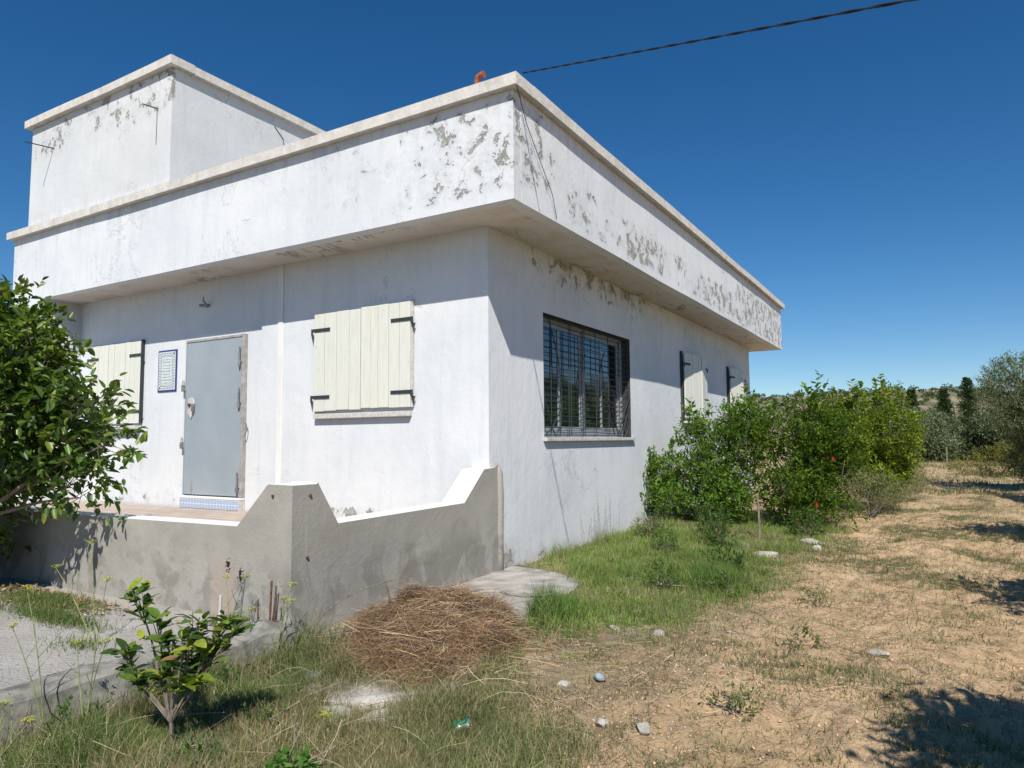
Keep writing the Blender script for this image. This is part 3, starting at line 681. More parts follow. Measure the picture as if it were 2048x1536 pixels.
for (x, y, h, r, mt, lx) in ((-.03, -2.76, .30, .0075, 'rust', .01), (.02, -2.77, .22, .006, 'rust', .02), (-.10, -2.80, .17, .0055, 'rust', .0), (-.14, -2.93, .33, .008, 'steel', .04), (-.27, -2.98, .22, .010, 'sill', .01), (-.055, -2.72, .26, .005, 'rust', .03)):
    MB().tube([(x, y, .06), (x+lx, y+lx*.3, .12+h)], r, 6).build('rebar', M[mt], kw)

# ------------------------------------------------------------------ vegetation helpers
def norm(a): return a/np.maximum(1e-9, np.linalg.norm(a, axis=1, keepdims=True))
def leaf_arrays(P, D, N, L, Wd, fold=.25, droop=.2):
    """6-vert leaves: base, left, right, left2, right2, tip (folded)"""
    D = norm(D); B = norm(np.cross(D, N)); N = norm(np.cross(B, D)); L = L[:, None]; Wd = Wd[:, None]
    up_ = N*Wd*fold
    q = [P, P+D*L-N*L*droop] + [P+D*L*t+B*Wd*w_*sg+up_*w_*2-N*L*droop*t*t for sg in (1, -1) for t, w_ in ((.30, .46), (.68, .40))]
    V = np.stack(q, 1).reshape(-1, 3); n = len(P); k = np.arange(n)[:, None]*6
    Fq = np.concatenate([k+np.array([[0, 2, 3, 1]]), k+np.array([[0, 1, 5, 4]])], 0)
    return V, Fq
def leaf2(P, D, N, L, Wd):
    D = norm(D); B = norm(np.cross(D, N)); L = L[:, None]; Wd = Wd[:, None]
    V = np.stack([P, P+D*L*.5+B*Wd*.5, P+D*L, P+D*L*.5-B*Wd*.5], 1).reshape(-1, 3); k = np.arange(len(P))[:, None]*4
    return V, (k+np.array([[0, 1, 2, 3]]))
def rand_dir(n):
    v = rng.normal(size=(n, 3)); return norm(v)
def tints(n, cols, wts, jit=.18):
    cols = np.array(cols); c = cols[rng.choice(len(cols), n, p=np.array(wts)/sum(wts))]
    return np.clip(c*(1+rng.normal(0, jit, (n, 1))), .003, 1)
def twigs(clusters, per_vol, up=.35, shell=.55, mul=1.0):
    """twig base points and directions from ellipsoid clusters (centre, radii)"""
    Ps, Ds = [], []
    for (c, r) in clusters:
        c = np.array(c, float); r = np.array(r if hasattr(r, '__len__') else (r, r, r), float)
        n = int(mul*per_vol*r[0]*r[1]*r[2]**.8*4); u = rand_dir(n); rad = shell+(1-shell)*rng.random((n, 1))**.6
        rad *= (.82+.36*vnoise(u[:, 0]*2.2+c[0]*5, u[:, 2]*2.2+u[:, 1]*2.2+c[1]*3, 31))[:, None]
        P = c+u*rad*r; D = norm(u+rand_dir(n)*.55+np.array([0, 0, up])); Ps.append(P); Ds.append(D)
    return np.concatenate(Ps), np.concatenate(Ds)
def leaves_on(P, D, k, tl, L, W, spread=.9, Ljit=.25):
    n = len(P); P2 = np.repeat(P, k, 0); D2 = np.repeat(D, k, 0); t = np.tile(np.linspace(.1, 1, k), n)[:, None]+rng.normal(0, .05, (n*k, 1))
    tl2 = np.repeat(tl*(1+rng.normal(0, .25, n)), k)[:, None]
    pos = P2+D2*t*tl2; ld = norm(D2*.7+rand_dir(n*k)*spread); N = norm(rand_dir(n*k)*.7+np.array([0, 0, 1]))
    return pos, ld, N, L*(1+rng.normal(0, Ljit, n*k)).clip(.4, 1.6), W*(1+rng.normal(0, .15, n*k)).clip(.5, 1.5)
def limbs(b, base, targets, r0, wob=.08, n=7):
    base = Vector(base)
    for (tgt, r1) in targets:
        t = Vector(tgt); mid = base.lerp(t, .45)+Vector((random.uniform(-wob, wob), random.uniform(-wob, wob), wob))
        pts = [tuple(base*(1-s)**2+mid*2*s*(1-s)+t*s*s+Vector((random.uniform(-1, 1), random.uniform(-1, 1), 0))*wob*.15*(0 < s < 1)) for s in np.linspace(0, 1, n)]
        b.tube(pts, [r0*(1-s)+r1*s for s in np.linspace(0, 1, n)], 6)
def twig_tubes(b, P, D, tl, r=.003, step=1, roots=None):
    for i in range(0, len(P), step):
        p = Vector(P[i]); d = Vector(D[i])
        q = p-d*.12 if roots is None else p.lerp(Vector(roots[i]), 1)
        b.tube([tuple(q), tuple(p), tuple(p+d*tl)], [r*1.5, r, r*.5], 3, cap=False)
def nearest_root(P, cl):
    cs = np.array([c for c, _ in cl], float); d = ((P[:, None]-cs[None])**2).sum(-1); return cs[d.argmin(1)]

GR = [(.045, .10, .018), (.07, .13, .022), (.11, .17, .03), (.03, .07, .018)]
# ---- left citrus tree
def left_tree():
    t = empty('citrus_tree', (-3.3, -3.35, .08), 'glossy green citrus tree overhanging the left end of the terrace wall', 'tree')
    cl = [((-3.05, -3.25, 1.65), (.78, .5, .62)), ((-3.1, -3.15, 2.2), (.40, .4, .42)), ((-2.66, -3.1, 2.1), (.18, .3, .26)), ((-2.68, -2.95, 1.5), (.42, .4, .34)), ((-2.22, -2.85, 1.66), (.24, .26, .22)),
          ((-1.98, -2.82, 1.36), (.15, .2, .14)), ((-2.42, -2.9, 1.12), (.22, .24, .24)), ((-2.22, -2.9, .92), (.14, .18, .14)), ((-2.95, -3.15, 1.2), (.36, .35, .24)), ((-3.6, -3.2, .85), (.40, .32, .42)), ((-3.7, -3.3, 1.5), (.7, .6, .9)), ((-3.6, -3.3, 2.35), (.6, .5, .4)), ((-3.85, -3.35, .55), (.5, .34, .5)), ((-4.3, -3.6, 1.3), (.6, .5, .8))]
    b = MB(); limbs(b, (-3.3, -3.35, -.05), [((-3.28, -3.3, .7), .045)], .06, .04)
    limbs(b, (-3.28, -3.3, .65), [(c, .005) for c, _ in cl], .026, .12); b.build('trunk', M['bark'], t)
    P, D = twigs(cl, 620, .35, .45)
    b = MB(); twig_tubes(b, P, D, .16, .0028, 3, P-D*.28); o = b.build('twigs', M['bark'], t, recalc=False); o['kind'] = 'stuff'
    # whippy top shoots
    pos, ld, N, L, W = leaves_on(P, D, 7, .20, .088, .046, .95)
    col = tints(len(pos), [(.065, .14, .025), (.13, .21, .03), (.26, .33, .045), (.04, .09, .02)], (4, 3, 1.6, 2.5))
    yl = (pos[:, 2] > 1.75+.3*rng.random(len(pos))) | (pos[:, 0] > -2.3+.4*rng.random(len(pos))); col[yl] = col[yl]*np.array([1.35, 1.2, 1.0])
    e = np.array(EYE); dist = np.linalg.norm(pos-e, axis=1); vis = dist-.6*pos[:, 0]
    fv = np.array(F); rr = np.array(R_); dp = (pos-e)@fv; sx = (pos-e)@rr/dp; inframe = sx > -.715
    order = np.where(inframe)[0][np.argsort(dist[inframe])][:300]; m = np.zeros(len(pos), bool); m[order] = True
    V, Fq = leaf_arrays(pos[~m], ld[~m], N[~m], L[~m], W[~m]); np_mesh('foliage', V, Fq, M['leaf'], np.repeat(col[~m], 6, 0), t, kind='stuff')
    variants = []
    for c in ((.08, .155, .025), (.13, .22, .032), (.24, .31, .045), (.045, .10, .02)):
        V, Fq = leaf_arrays(np.zeros((1, 3)), np.array([[0, 1., 0]]), np.array([[0, 0, 1.]]), np.array([1.]), np.array([.52]))
        o = np_mesh('leaf', V, Fq, M['leaf'], np.repeat(np.array([c]), 6, 0), t); variants.append(o)
    inv = variants[0].matrix_parent_inverse
    for j, i in enumerate(order):
        o = variants[j] if j < 4 else variants[random.randrange(4)].copy()
        if j >= 4: C.objects.link(o)
        d = Vector(ld[i]).normalized(); nn = Vector(N[i]); x = d.cross(nn).normalized(); z = x.cross(d)
        s = L[i]; mt = Matrix(((x.x*s, d.x*s, z.x*s, pos[i][0]), (x.y*s, d.y*s, z.y*s, pos[i][1]), (x.z*s, d.z*s, z.z*s, pos[i][2]), (0, 0, 0, 1)))
        o.matrix_parent_inverse = Matrix(); o.matrix_basis = Matrix.Translation(-Vector(t.location)) @ mt
left_tree()

def bush(name, base, clusters, label, cat, cols, wts, per=520, k=9, tl=.16, L=.045, W=.017, trunks=None, up=.4, shell=.5, mat='small', group=None, r0=.022, sprouts=(), quad=True, twig=True, mul=2.6, sub=0):
    t = empty(name, base, label, cat, group)
    b = MB(); trunks = trunks or [base]
    for i, (c, r) in enumerate(clusters):
        tb_ = trunks[i % len(trunks)]; limbs(b, tb_, [(c, r0*.25)], r0, .1)
    if sub:
        cl2 = []
        for (c, q) in clusters:
            q = np.array(q if hasattr(q, '__len__') else (q, q, q), float)
            for _ in range(sub):
                u = rand_dir(1)[0]; u[2] = u[2]*.9+.1; rr = q*rng.uniform(.34, .56); cl2.append((tuple(np.array(c)+u*q*.74), tuple(rr)))
            cl2.append((c, tuple(q*.5)))
            if rng.random() < .8:
                a0 = np.array(c)+rand_dir(1)[0]*q*.4+np.array([0, 0, q[2]*.5]); sprouts = tuple(sprouts)+((tuple(a0), tuple(a0+np.array([rng.normal(0, .08), rng.normal(0, .08), q[2]*.75+.12])), 13),)
        P, D = twigs(cl2, per, up, shell, mul)
    else: P, D = twigs(clusters, per, up, shell, mul)
    b.build('trunk', M['bark'], t, recalc=False)
    if twig:
        b = MB(); twig_tubes(b, P, D, tl*.9, .0022, 6, P-D*.25); tw_ = b.build('twigs', M['bark'], t, recalc=False); tw_['kind'] = 'stuff'
    pos, ld, N, Ls, Ws = leaves_on(P, D, k, tl, L, W)
    for (p0, p1, n) in sprouts:
        p0 = np.array(p0); p1 = np.array(p1); s = np.linspace(0, 1, n)[:, None]; q = p0+(p1-p0)*s; dd = norm(rand_dir(n)*1.0*np.array([1, 1, .3])+np.array([0, 0, .45]))
        pos = np.concatenate([pos, q]); ld = np.concatenate([ld, dd]); N = np.concatenate([N, norm(rand_dir(n)*.4+np.array([0, 0, 1]))]); Ls = np.concatenate([Ls, L*2.5*(1-.35*s[:, 0])]); Ws = np.concatenate([Ws, np.full(n, W*2.8)])
        bb = MB(); bb.tube([tuple(p0-np.array([0, 0, .3])), tuple(p0), tuple(p1)], [.007, .005, .002], 4); bb.build('shoot', M['stalk'], t)
    pos[:, 2] = np.maximum(pos[:, 2], gh(pos[:, 0], pos[:, 1])+.02)
    cn_ = vnoise(pos[:, 0]*3.1, pos[:, 2]*3.1+pos[:, 1]*2.3, 12); col = tints(len(pos), cols, wts)*(.72+.6*cn_)[:, None]
    if quad: V, Fq = leaf2(pos, ld, N, Ls, Ws); n = 4
    else: V, Fq = leaf_arrays(pos, ld, N, Ls, Ws); n = 6
    np_mesh('crown', V, Fq, M[mat], np.repeat(col, n, 0), t, kind='stuff'); return t
POM = [(.095, .18, .02), (.16, .255, .025), (.26, .34, .035), (.05, .10, .015)]
bush('pomegranate_bush', (1.0, 4.85, .05), [((.45, 4.75, .85), (.45, .4, .36)), ((.15, 4.55, .50), (.3, .3, .25)), ((.85, 5.0, 1.25), (.42, .42, .42)), ((1.05, 4.9, .65), (.42, .4, .4)), ((.62, 4.95, 1.55), (.16, .2, .2)), ((.05, 4.6, .85), (.28, .26, .2)), ((1.15, 5.3, 1.55), (.28, .3, .28)), ((.45, 4.45, .30), (.38, .3, .24)), ((1.1, 4.6, .35), (.4, .3, .28)), ((1.45, 5.2, 1.75), (.2, .25, .2))],
     'loose bright green bush against the white side wall, nearest the barred window', 'bush', [(.105, .215, .03), (.18, .31, .04), (.055, .115, .018), (.28, .40, .06)], (3.4, 3.4, 1.2, 1.4), mul=3.3, sub=7, per=430, k=9, L=.062, W=.028, up=.3, trunks=[(1.0, 4.85, 0), (1.15, 4.7, 0)])
bush('pomegranate_bush', (2.0, 5.5, 0), [((1.55, 5.3, 1.1), (.5, .5, .5)), ((2.1, 5.5, 1.2), (.6, .55, .55)), ((2.45, 5.6, .75), (.5, .5, .5)), ((1.9, 5.3, .55), (.55, .5, .4)), ((2.5, 5.9, 1.35), (.4, .45, .4)), ((1.5, 5.6, 1.55), (.35, .35, .3)), ((2.3, 5.4, .32), (.55, .4, .25)), ((2.2, 5.7, 1.75), (.3, .3, .2))],
     'large dense dark green pomegranate bush with a red flower low down, middle of the row', 'bush', POM, (3, 3, 1.2, 3), mul=2.1, sub=6, per=430, k=10, L=.062, W=.028, shell=.5, trunks=[(1.95, 5.4, 0), (2.15, 5.5, 0), (2.3, 5.3, 0)], sprouts=[((2.3, 5.6, 1.8), (2.42, 5.6, 2.36), 22), ((2.36, 5.6, 1.8), (2.52, 5.62, 2.2), 14)])
bush('pomegranate_bush', (2.6, 9.0, 0), [((2.3, 8.6, 1.2), (.7, .7, .7)), ((2.9, 9.2, 1.25), (.75, .8, .75)), ((3.1, 9.5, .75), (.6, .7, .5)), ((2.5, 8.3, 1.85), (.4, .5, .32)), ((3.0, 9.3, 1.95), (.42, .5, .35)), ((2.6, 8.6, .7), (.6, .6, .5))],
     'yellow-green bush with tall shoots at the far end of the row', 'bush', [(.16, .24, .022), (.25, .32, .028), (.08, .135, .015), (.38, .40, .035)], (3, 3, 2, 1.2), mul=2.0, sub=6, per=300, k=9, L=.075, W=.034, shell=.55, trunks=[(2.5, 8.8, 0), (2.8, 9.1, 0)],
     sprouts=[((2.66, 8.1, 1.95), (2.66, 8.1, 2.42), 18), ((2.74, 8.2, 1.9), (2.80, 8.2, 2.36), 14), ((2.95, 10.2, 2.1), (2.9, 10.2, 2.55), 16), ((2.7, 9.9, 2.1), (2.6, 9.9, 2.35), 12), ((3.05, 10.2, 2.1), (3.2, 10.2, 2.35), 12)])
bush('dry_weed_clump', (2.9, 7.4, 0), [((2.85, 7.6, .38), (.38, .6, .35)), ((3.15, 8.8, .3), (.3, .7, .28)), ((3.3, 11.5, .4), (.4, .9, .35))], 'grey-green feathery weeds between the yellow-green bush and the dirt track', 'weeds',
     [(.24, .27, .11), (.17, .22, .07), (.34, .31, .16)], (3, 3, 2), per=500, k=7, L=.06, W=.008, up=1.2, mat='grass')
# low plants before the first bush
for i, (x, y, h, r, lab) in enumerate(((1.62, 2.6, .42, .16, 'tall dark leafy weed standing before the bright green bush'), (1.35, 3.2, .5, .2, 'pale leafy weed beside the thin stake under the bushes'), (2.05, 1.15, .22, .16, 'low broad-leaved weed at the edge of the bright grass patch'), (2.35, 4.2, .3, .2, 'small weed under the red flower'))):
    bush('leafy_weed', (x, y, 0), [((x, y, h*.65), (r, r, h*.5)), ((x, y, h*.35), (r*.8, r*.8, h*.3))], lab, 'weed', [(.07, .14, .03), (.05, .10, .025), (.12, .20, .05)], (3, 3, 1), mul=1, per=1700 if h > .3 else 3000, k=5, tl=.07, L=.05, W=.02, r0=.006, up=.8)

OL = [(.20, .24, .13), (.28, .31, .19), (.13, .165, .08), (.38, .40, .28)]
def olive(base, R, H, label, per, L=.07, W=.018, k=8, low=.35, seed=0, group='olive trees of the grove'):
    x, y = base; rs = random.Random(seed+int(x*10)+int(y)); cl = []
    for i in range(11):
        a = rs.uniform(0, 6.28); q = rs.uniform(.15, .68)*R; zz = H*(low+(.92-low)*rs.random()); rr = R*rs.uniform(.34, .52); cl.append(((x+q*math.cos(a), y+q*math.sin(a), zz-rr*.3), (rr, rr, rr*.8)))
    return bush('olive_tree', (x, y, 0), cl, label, 'tree', OL, (3, 2.2, 2.6, .8), per=per, k=k, tl=.22, L=L, W=W, up=.5, mat='olive', r0=R*.06, group=group, twig=L < .1)
olive((6.65, 16.0), 2.0, 3.45, 'large grey-green olive tree at the right edge of the photo, beside the track', 170, L=.075, W=.022, k=10, low=.2)
olive((6.75, 12.0), 1.35, 2.7, 'olive tree outside the right edge whose shadow reaches the track', 140, L=.08, W=.03, k=8, low=.3)
olive((6.35, 5.0), 1.3, 2.8, 'olive tree beside the track shading its middle stretch', 160, L=.08, W=.03, k=8, low=.35)
olive((6.1, .1), 1.1, 2.6, 'young olive tree right of the track shading its near stretch', 190, L=.08, W=.03, k=8, low=.4)
olive((5.9, -4.2), 1.15, 3.1, 'tree just right of the viewpoint that darkens the near ground', 330, L=.09, W=.035, k=9, low=.42)
back = [(-.5, 30, 2.0, 2.7, 'rounded olive tree behind the house end, left of the yellow-green bush'), (1.6, 36, 2.2, 2.75, 'olive tree just right of the house end in the distance'), (4.0, 44, 2.2, 2.8, 'olive tree behind the top of the yellow-green bush'),
        (1.9, 40.5, 2.3, 2.75, 'broad grey olive tree right of the bushes in the distance'), (3.6, 41, 2.1, 2.35, 'low olive tree left of the thin stake'), (6.6, 44, 2.2, 2.5, 'olive tree right of the thin stake, under the conifers'), (8.7, 40, 2.3, 2.8, 'olive tree left of the large olive in the distance'), (9.6, 33, 2.3, 3.6, 'tall olive tree rising behind the large olive')]
for i, (x, y, r, h, lb) in enumerate(back): olive((x, y), r, h, lb, 40, L=.17, W=.06, k=7, low=.12, seed=i)
def conifer(x, y, H, R, label, dens=1.0):
    t = empty('conifer', (x, y, 0), label, 'tree', 'dark conifers beyond the grove'); MB().tube([(x, y, 0), (x, y, H)], [.12, .02], 6).build('trunk', M['bark'], t)
    P, D = [], []
    z = H*.12
    while z < H*.97:
        fr_ = (1-z/H)**.85; nb = 13
        for k in range(nb):
            a = random.uniform(0, 6.28); ln = R*fr_*random.uniform(.6, 1.25)+.08; d = np.array([math.cos(a), math.sin(a), .45])
            for s in np.linspace(.1, 1, 9): P.append(np.array([x, y, z])+d*ln*s+rng.normal(0, .05, 3)); D.append(d)
        z += H*.04
    P = np.array(P); D = np.array(D); pos, ld, N, L, W = leaves_on(P, D, 7, .08, .12, .05)
    V, Fq = leaf2(pos, ld, N, L, W); np_mesh('crown', V, Fq, M['olive'], np.repeat(tints(len(pos), [(.035, .065, .03), (.055, .09, .04)], (1, 1)), 4, 0), t, kind='stuff')
conifer(6.3, 63, 6.3, 1.4, 'tallest pointed dark conifer in the distance, right of the stake')
conifer(4.6, 62, 5.3, 1.0, 'narrow dark conifer left of the tallest one')
conifer(2.3, 60, 5.3, 1.05, 'dark conifer standing just right of the bushes in the distance')
bush('yellow_bush', (5.75, 23.5, 0), [((5.7, 23.5, .5), (.7, .6, .55)), ((6.2, 23, .7), (.6, .6, .5)), ((5.0, 25.0, .25), (.7, .6, .3))], 'yellowish dry bush at the foot of the large olive tree', 'bush', [(.30, .26, .06), (.20, .2, .06), (.36, .30, .12)], (3, 2, 1), per=110, k=7, L=.09, W=.03)
MB().tube([(4.3, 35.2, 0), (4.31, 35.2, .85)], .035, 6).build('stake', M['pole']); tag(bpy.data.objects['stake'], 'short pale stake at the far end of the track', 'stake')
MB().tube([(1.86, 3.64, -.05), (1.87, 3.63, .3), (1.855, 3.65, .62)], [.018, .016, .013], 7).build('wooden_stake', M['pole']); tag(bpy.data.objects['wooden_stake'], 'thin wooden stake under the bright green bush', 'stake')
# scrub covering the hill and the field edge
n = 3200; sx = rng.uniform(-260, 200, n); sy = rng.uniform(95, 300, n); sr = rng.uniform(.5, 1.7, n)**1.0*np.where(sy > 140, 1, .8)
keep = vnoise(sx*.03, sy*.03, 4)+rng.random(n)*.4 > .42; sx, sy, sr = sx[keep], sy[keep], sr[keep]; sz = np.where(sy > 131, hillz(sx, sy), 0)
k = 60; c = np.repeat(np.stack([sx, sy, sz+sr*.45], 1), k, 0); u = rand_dir(len(c)); u[:, 2] = np.abs(u[:, 2])*.9-.2; pos = c+u*np.repeat(sr, k)[:, None]*rng.uniform(.6, 1.05, (len(c), 1))
V, Fq = leaf2(pos, rand_dir(len(pos)), rand_dir(len(pos)), rng.uniform(.35, .7, len(pos)), rng.uniform(.25, .45, len(pos)))
col = np.repeat(tints(len(sx), [(.06, .085, .03), (.09, .11, .045), (.13, .13, .06)], (3, 3, 1)), k, 0)
tag(np_mesh('hillside_scrub', V, Fq, M['olive'], np.repeat(col, 4, 0)), 'dark green shrubs dotted over the dry rocky hillside', 'shrubs', kind='stuff')

# red flowers on the pomegranate
def flower(x, y, z, s, label):
    t = empty('pomegranate_flower', (x, y, z), label, 'flower'); b = MB()
    for k in range(7):
        a = k*.9; d = Vector((math.cos(a), math.sin(a), .5)); q = Vector((x, y, z)); sd = Vector((-math.sin(a), math.cos(a), 0))
        b.quad(q, q+d*s*.7+sd*s*.4, q+d*s*1.1, q+d*s*.7-sd*s*.4)
    b.build('petals', M['redf'], t, recalc=False); MB().tube([(x, y, z+.01), (x, y, z-.05)], [.018, .008], 6).build('calyx', M['redf'], t)
flower(2.16, 4.86, .13, .034, 'bright red flower hanging lowest on the large dark green bush')
flower(2.62, 5.1, 1.08, .024, 'orange-red blossom high on the right of the large dark green bush')
flower(2.4, 4.95, .42, .022, 'small coral blossom above the bright red flower')

# ---- young citrus in the foreground: every leaf its own part
def sapling():
    t = empty('citrus_sapling', (.72, -3.97, -.12), 'small citrus sapling with glossy and yellowing leaves in the foreground', 'sapling')
    b = MB(); base = (.72, -3.97, -.14); fork = (.715, -3.975, .03)
    limbs(b, base, [(fork, .009)], .014, .012)
    tips = [((.52, -4.05, .64), 18), ((.47, -4.1, .36), 14), ((.60, -3.99, .50), 11), ((.82, -3.91, .52), 18), ((.93, -3.84, .50), 16), ((.99, -3.82, .47), 9), ((.72, -3.98, .44), 12), ((.88, -3.9, .36), 11), ((.78, -3.86, .33), 12), ((.58, -4.05, .25), 11), ((.67, -4.0, .26), 10), ((.80, -3.96, .24), 11), ((.86, -3.98, .46), 10), ((.45, -4.06, .28), 8)]
    anchors = []
    for (tp, n) in tips:
        j = (fork[0]+(tp[0]-fork[0])*.35, fork[1]+(tp[1]-fork[1])*.35, .03+(tp[2]-.03)*.35); limbs(b, fork, [(j, .0045)], .007, .02, 4); limbs(b, j, [(tp, .002)], .006, .03, 6)
        J, TP = Vector(j), Vector(tp)
        for q in range(n): s = random.uniform(.35, 1.02); anchors.append((J.lerp(TP, s)+Vector((random.uniform(-.02, .02),)*2+(0,)), (TP-J).normalized(), s))
        for q in range(3):
            e = TP+Vector((random.uniform(-.06, .06), random.uniform(-.06, .06), random.uniform(-.02, .03))); m_ = J.lerp(TP, .6); b.tube([m_, e], [.003, .0015], 4, cap=False)
            for q2 in range(3): anchors.append((m_.lerp(e, random.uniform(.5, 1)), (e-m_).normalized(), 1))
    b.build('trunk', M['bark'], t, recalc=False)
    cols = [(.08, .16, .025), (.13, .22, .03), (.22, .31, .035), (.38, .44, .05), (.045, .10, .02), (.40, .24, .12)]; wt = [5, 4, 3, 1.6, 4, .5]; vs = []
    for c in cols:
        for cu in (.12, .35):
            n_ = 6; V = []; Fq = []
            for i in range(n_+1):
                s = i/n_; wdt = .25*math.sin(math.pi*min(1, s*.96+.03))**.8; z = -cu*s*s; V += [(-wdt, s, z+.10*wdt*2), (0, s, z), (wdt, s, z+.10*wdt*2)]
            for i in range(n_):
                a = i*3; Fq += [(a, a+1, a+4, a+3), (a+1, a+2, a+5, a+4)]
            o = np_mesh('leaf', np.array(V), np.array(Fq), M['leaf'], np.tile(np.array(c), (len(V), 1)), t, smooth=True); vs.append(o)
    used = set()
    for (p, d, s) in anchors[:290]:
        k = random.choices(range(6), wt)[0]
        if s > .9 and random.random() < .35: k = 3 if random.random() < .4 else 2
        k = k*2+random.randrange(2)
        if k not in used: o = vs[k]; used.add(k)
        else: o = vs[k].copy(); C.objects.link(o)
        a = random.uniform(0, 6.28); out = Vector((math.cos(a), math.sin(a), random.uniform(-.25, .7))); dd = (out+d*.5).normalized(); nn = Vector((random.uniform(-.5, .5), random.uniform(-.5, .5), 1))
        x = dd.cross(nn).normalized(); z = x.cross(dd); L = random.uniform(.055, .10)
        o.matrix_parent_inverse = Matrix(); o.matrix_basis = Matrix.Translation(-Vector(t.location)) @ Matrix(((x.x*L, dd.x*L, z.x*L, p.x), (x.y*L, dd.y*L, z.y*L, p.y), (x.z*L, dd.z*L, z.z*L, p.z), (0, 0, 0, 1)))
    m_ = 150; ii = rng.integers(0, len(anchors), m_); P = np.array([anchors[i][0] for i in ii])+rng.normal(0, .018, (m_, 3)); D = norm(rand_dir(m_)*np.array([1, 1, .5])+np.array([0, 0, .25]))
    V, Fq = leaf_arrays(P, D, norm(rand_dir(m_)*.5+np.array([0, 0, 1])), rng.uniform(.03, .065, m_), rng.uniform(.018, .032, m_)); np_mesh('small_leaves', V, Fq, M['leaf'], np.repeat(tints(m_, cols, wt), 6, 0), t, kind='stuff')
    for k, o in enumerate(vs):
        if k not in used: bpy.data.objects.remove(o)
sapling()

# ---- fennel stalks with yellow umbels
def fennel(x, y, z0, tops, label):
    t = empty('fennel_plant', (x, y, z0), label, 'plant'); b = MB()
    for (tx, ty, tz) in tops:
        m_ = (x+(tx-x)*.35+random.uniform(-.03, .03), y+(ty-y)*.35, z0+(tz-z0)*.55); pts = curve((x, y, z0), (tx, ty, tz), m_, 7); b.tube(pts, [.0045*(1-s)+.0018*s for s in np.linspace(0, 1, 7)], 5)
        for s in (3, 4):
            p = Vector(pts[s]); e = p+Vector((random.uniform(-.12, .12), random.uniform(-.12, .12), random.uniform(.08, .2))); b.tube([p, e], [.002, .001], 3)
            for q in range(5): b.tube([e, e+Vector((random.uniform(-.02, .02), random.uniform(-.02, .02), random.uniform(.01, .02)))], .0009, 3)
    b.build('stem', M['stalk'], t, recalc=False)
    for (tx, ty, tz) in tops:
        h = MB(); c = Vector((tx, ty, tz))
        for q in range(16):
            a = random.uniform(0, 6.28); rr = random.uniform(.008, .038); e = c+Vector((rr*math.cos(a), rr*math.sin(a), .025-rr*.2)); h.tube([c, e], .0009, 3, cap=False)
            for w_ in range(5):
                f = e+Vector((random.uniform(-.006, .006), random.uniform(-.006, .006), random.uniform(-.002, .004))); s = .0032; h.quad(f+Vector((s, 0, 0)), f+Vector((0, s, .001)), f-Vector((s, 0, 0)), f-Vector((0, s, -.001)))
        h.build('flower_head', M['yellow'], t, recalc=False)
fennel(-.72, -3.55, .05, [(-.86, -3.52, .71), (-1.08, -3.62, .55)], 'fennel stalk whose yellow head crosses the damp terrace wall at left')
fennel(.02, -4.2, -.08, [(-.1, -4.25, .62), (-.12, -4.3, .44)], 'leftmost fennel stalks in front of the gravel yard')
fennel(.24, -4.12, -.1, [(.26, -4.05, .66), (.10, -4.1, .34), (.36, -4.1, .38)], 'tall bare fennel stalk just left of the sapling')
fennel(-.25, -2.92, .1, [(-.36, -2.86, .42), (-.16, -2.86, .44)], 'short fennel with two heads by the rebar stubs')
fennel(.16, -2.86, -.02, [(.25, -2.82, .42), (.2, -2.84, .33), (.28, -2.85, .32)], 'small fennel in front of the terrace corner')
fennel(.1, -4.45, -.12, [(.18, -4.35, .05), (.05, -4.4, .12)], 'low fennel with yellow heads at the bottom left corner')
fennel(1.28, -3.6, -.12, [(1.30, -3.55, .02)], 'single short yellow umbel in the dry grass right of the sapling')
fennel(.06, -2.98, -.05, [(.02, -2.95, .26)], 'little fennel sprouting beside the broken footing')

# ------------------------------------------------------------------ grass
def blades(P, h, w_, lean, cols, name, label, mat='grass', curl=.5):
    n = len(P); a = rng.uniform(0, 6.28, n); bx = np.stack([np.cos(a), np.sin(a), np.zeros(n)], 1)
    la = rng.uniform(0, 6.28, n); ld = np.stack([np.cos(la), np.sin(la), np.zeros(n)], 1); h = h[:, None]; w_ = w_[:, None]; lean = lean[:, None]
    m_ = P+np.array([0, 0, 1.])*h*.55*(1-lean*.4)+ld*h*lean*.35; tp = P+np.array([0, 0, 1.])*h*(1-lean*.75)+ld*h*lean
    V = np.stack([P-bx*w_*.5, P+bx*w_*.5, m_+bx*w_*.4, m_-bx*w_*.4, tp], 1).reshape(-1, 3); k = np.arange(n)[:, None]*5
    Fq = np.concatenate([k+np.array([[0, 1, 2]]), k+np.array([[0, 2, 3]]), k+np.array([[3, 2, 4]])], 0)
    o = np_mesh(name, V, Fq, M[mat], np.repeat(cols, 5, 0)); tag(o, label, 'grass', kind='stuff'); return o
SLAB = [(cxp+(p[0]-cxp)*.9, cyp+.05+(p[1]-cyp)*.86) for p in poly]
def in_poly(x, y, pl_):
    c = np.zeros(len(x), bool); j = len(pl_)-1
    for i in range(len(pl_)):
        xi, yi = pl_[i]; xj, yj = pl_[j]; c ^= ((yi > y) != (yj > y)) & (x < (xj-xi)*(y-yi)/(yj-yi+1e-12)+xi); j = i
    return c
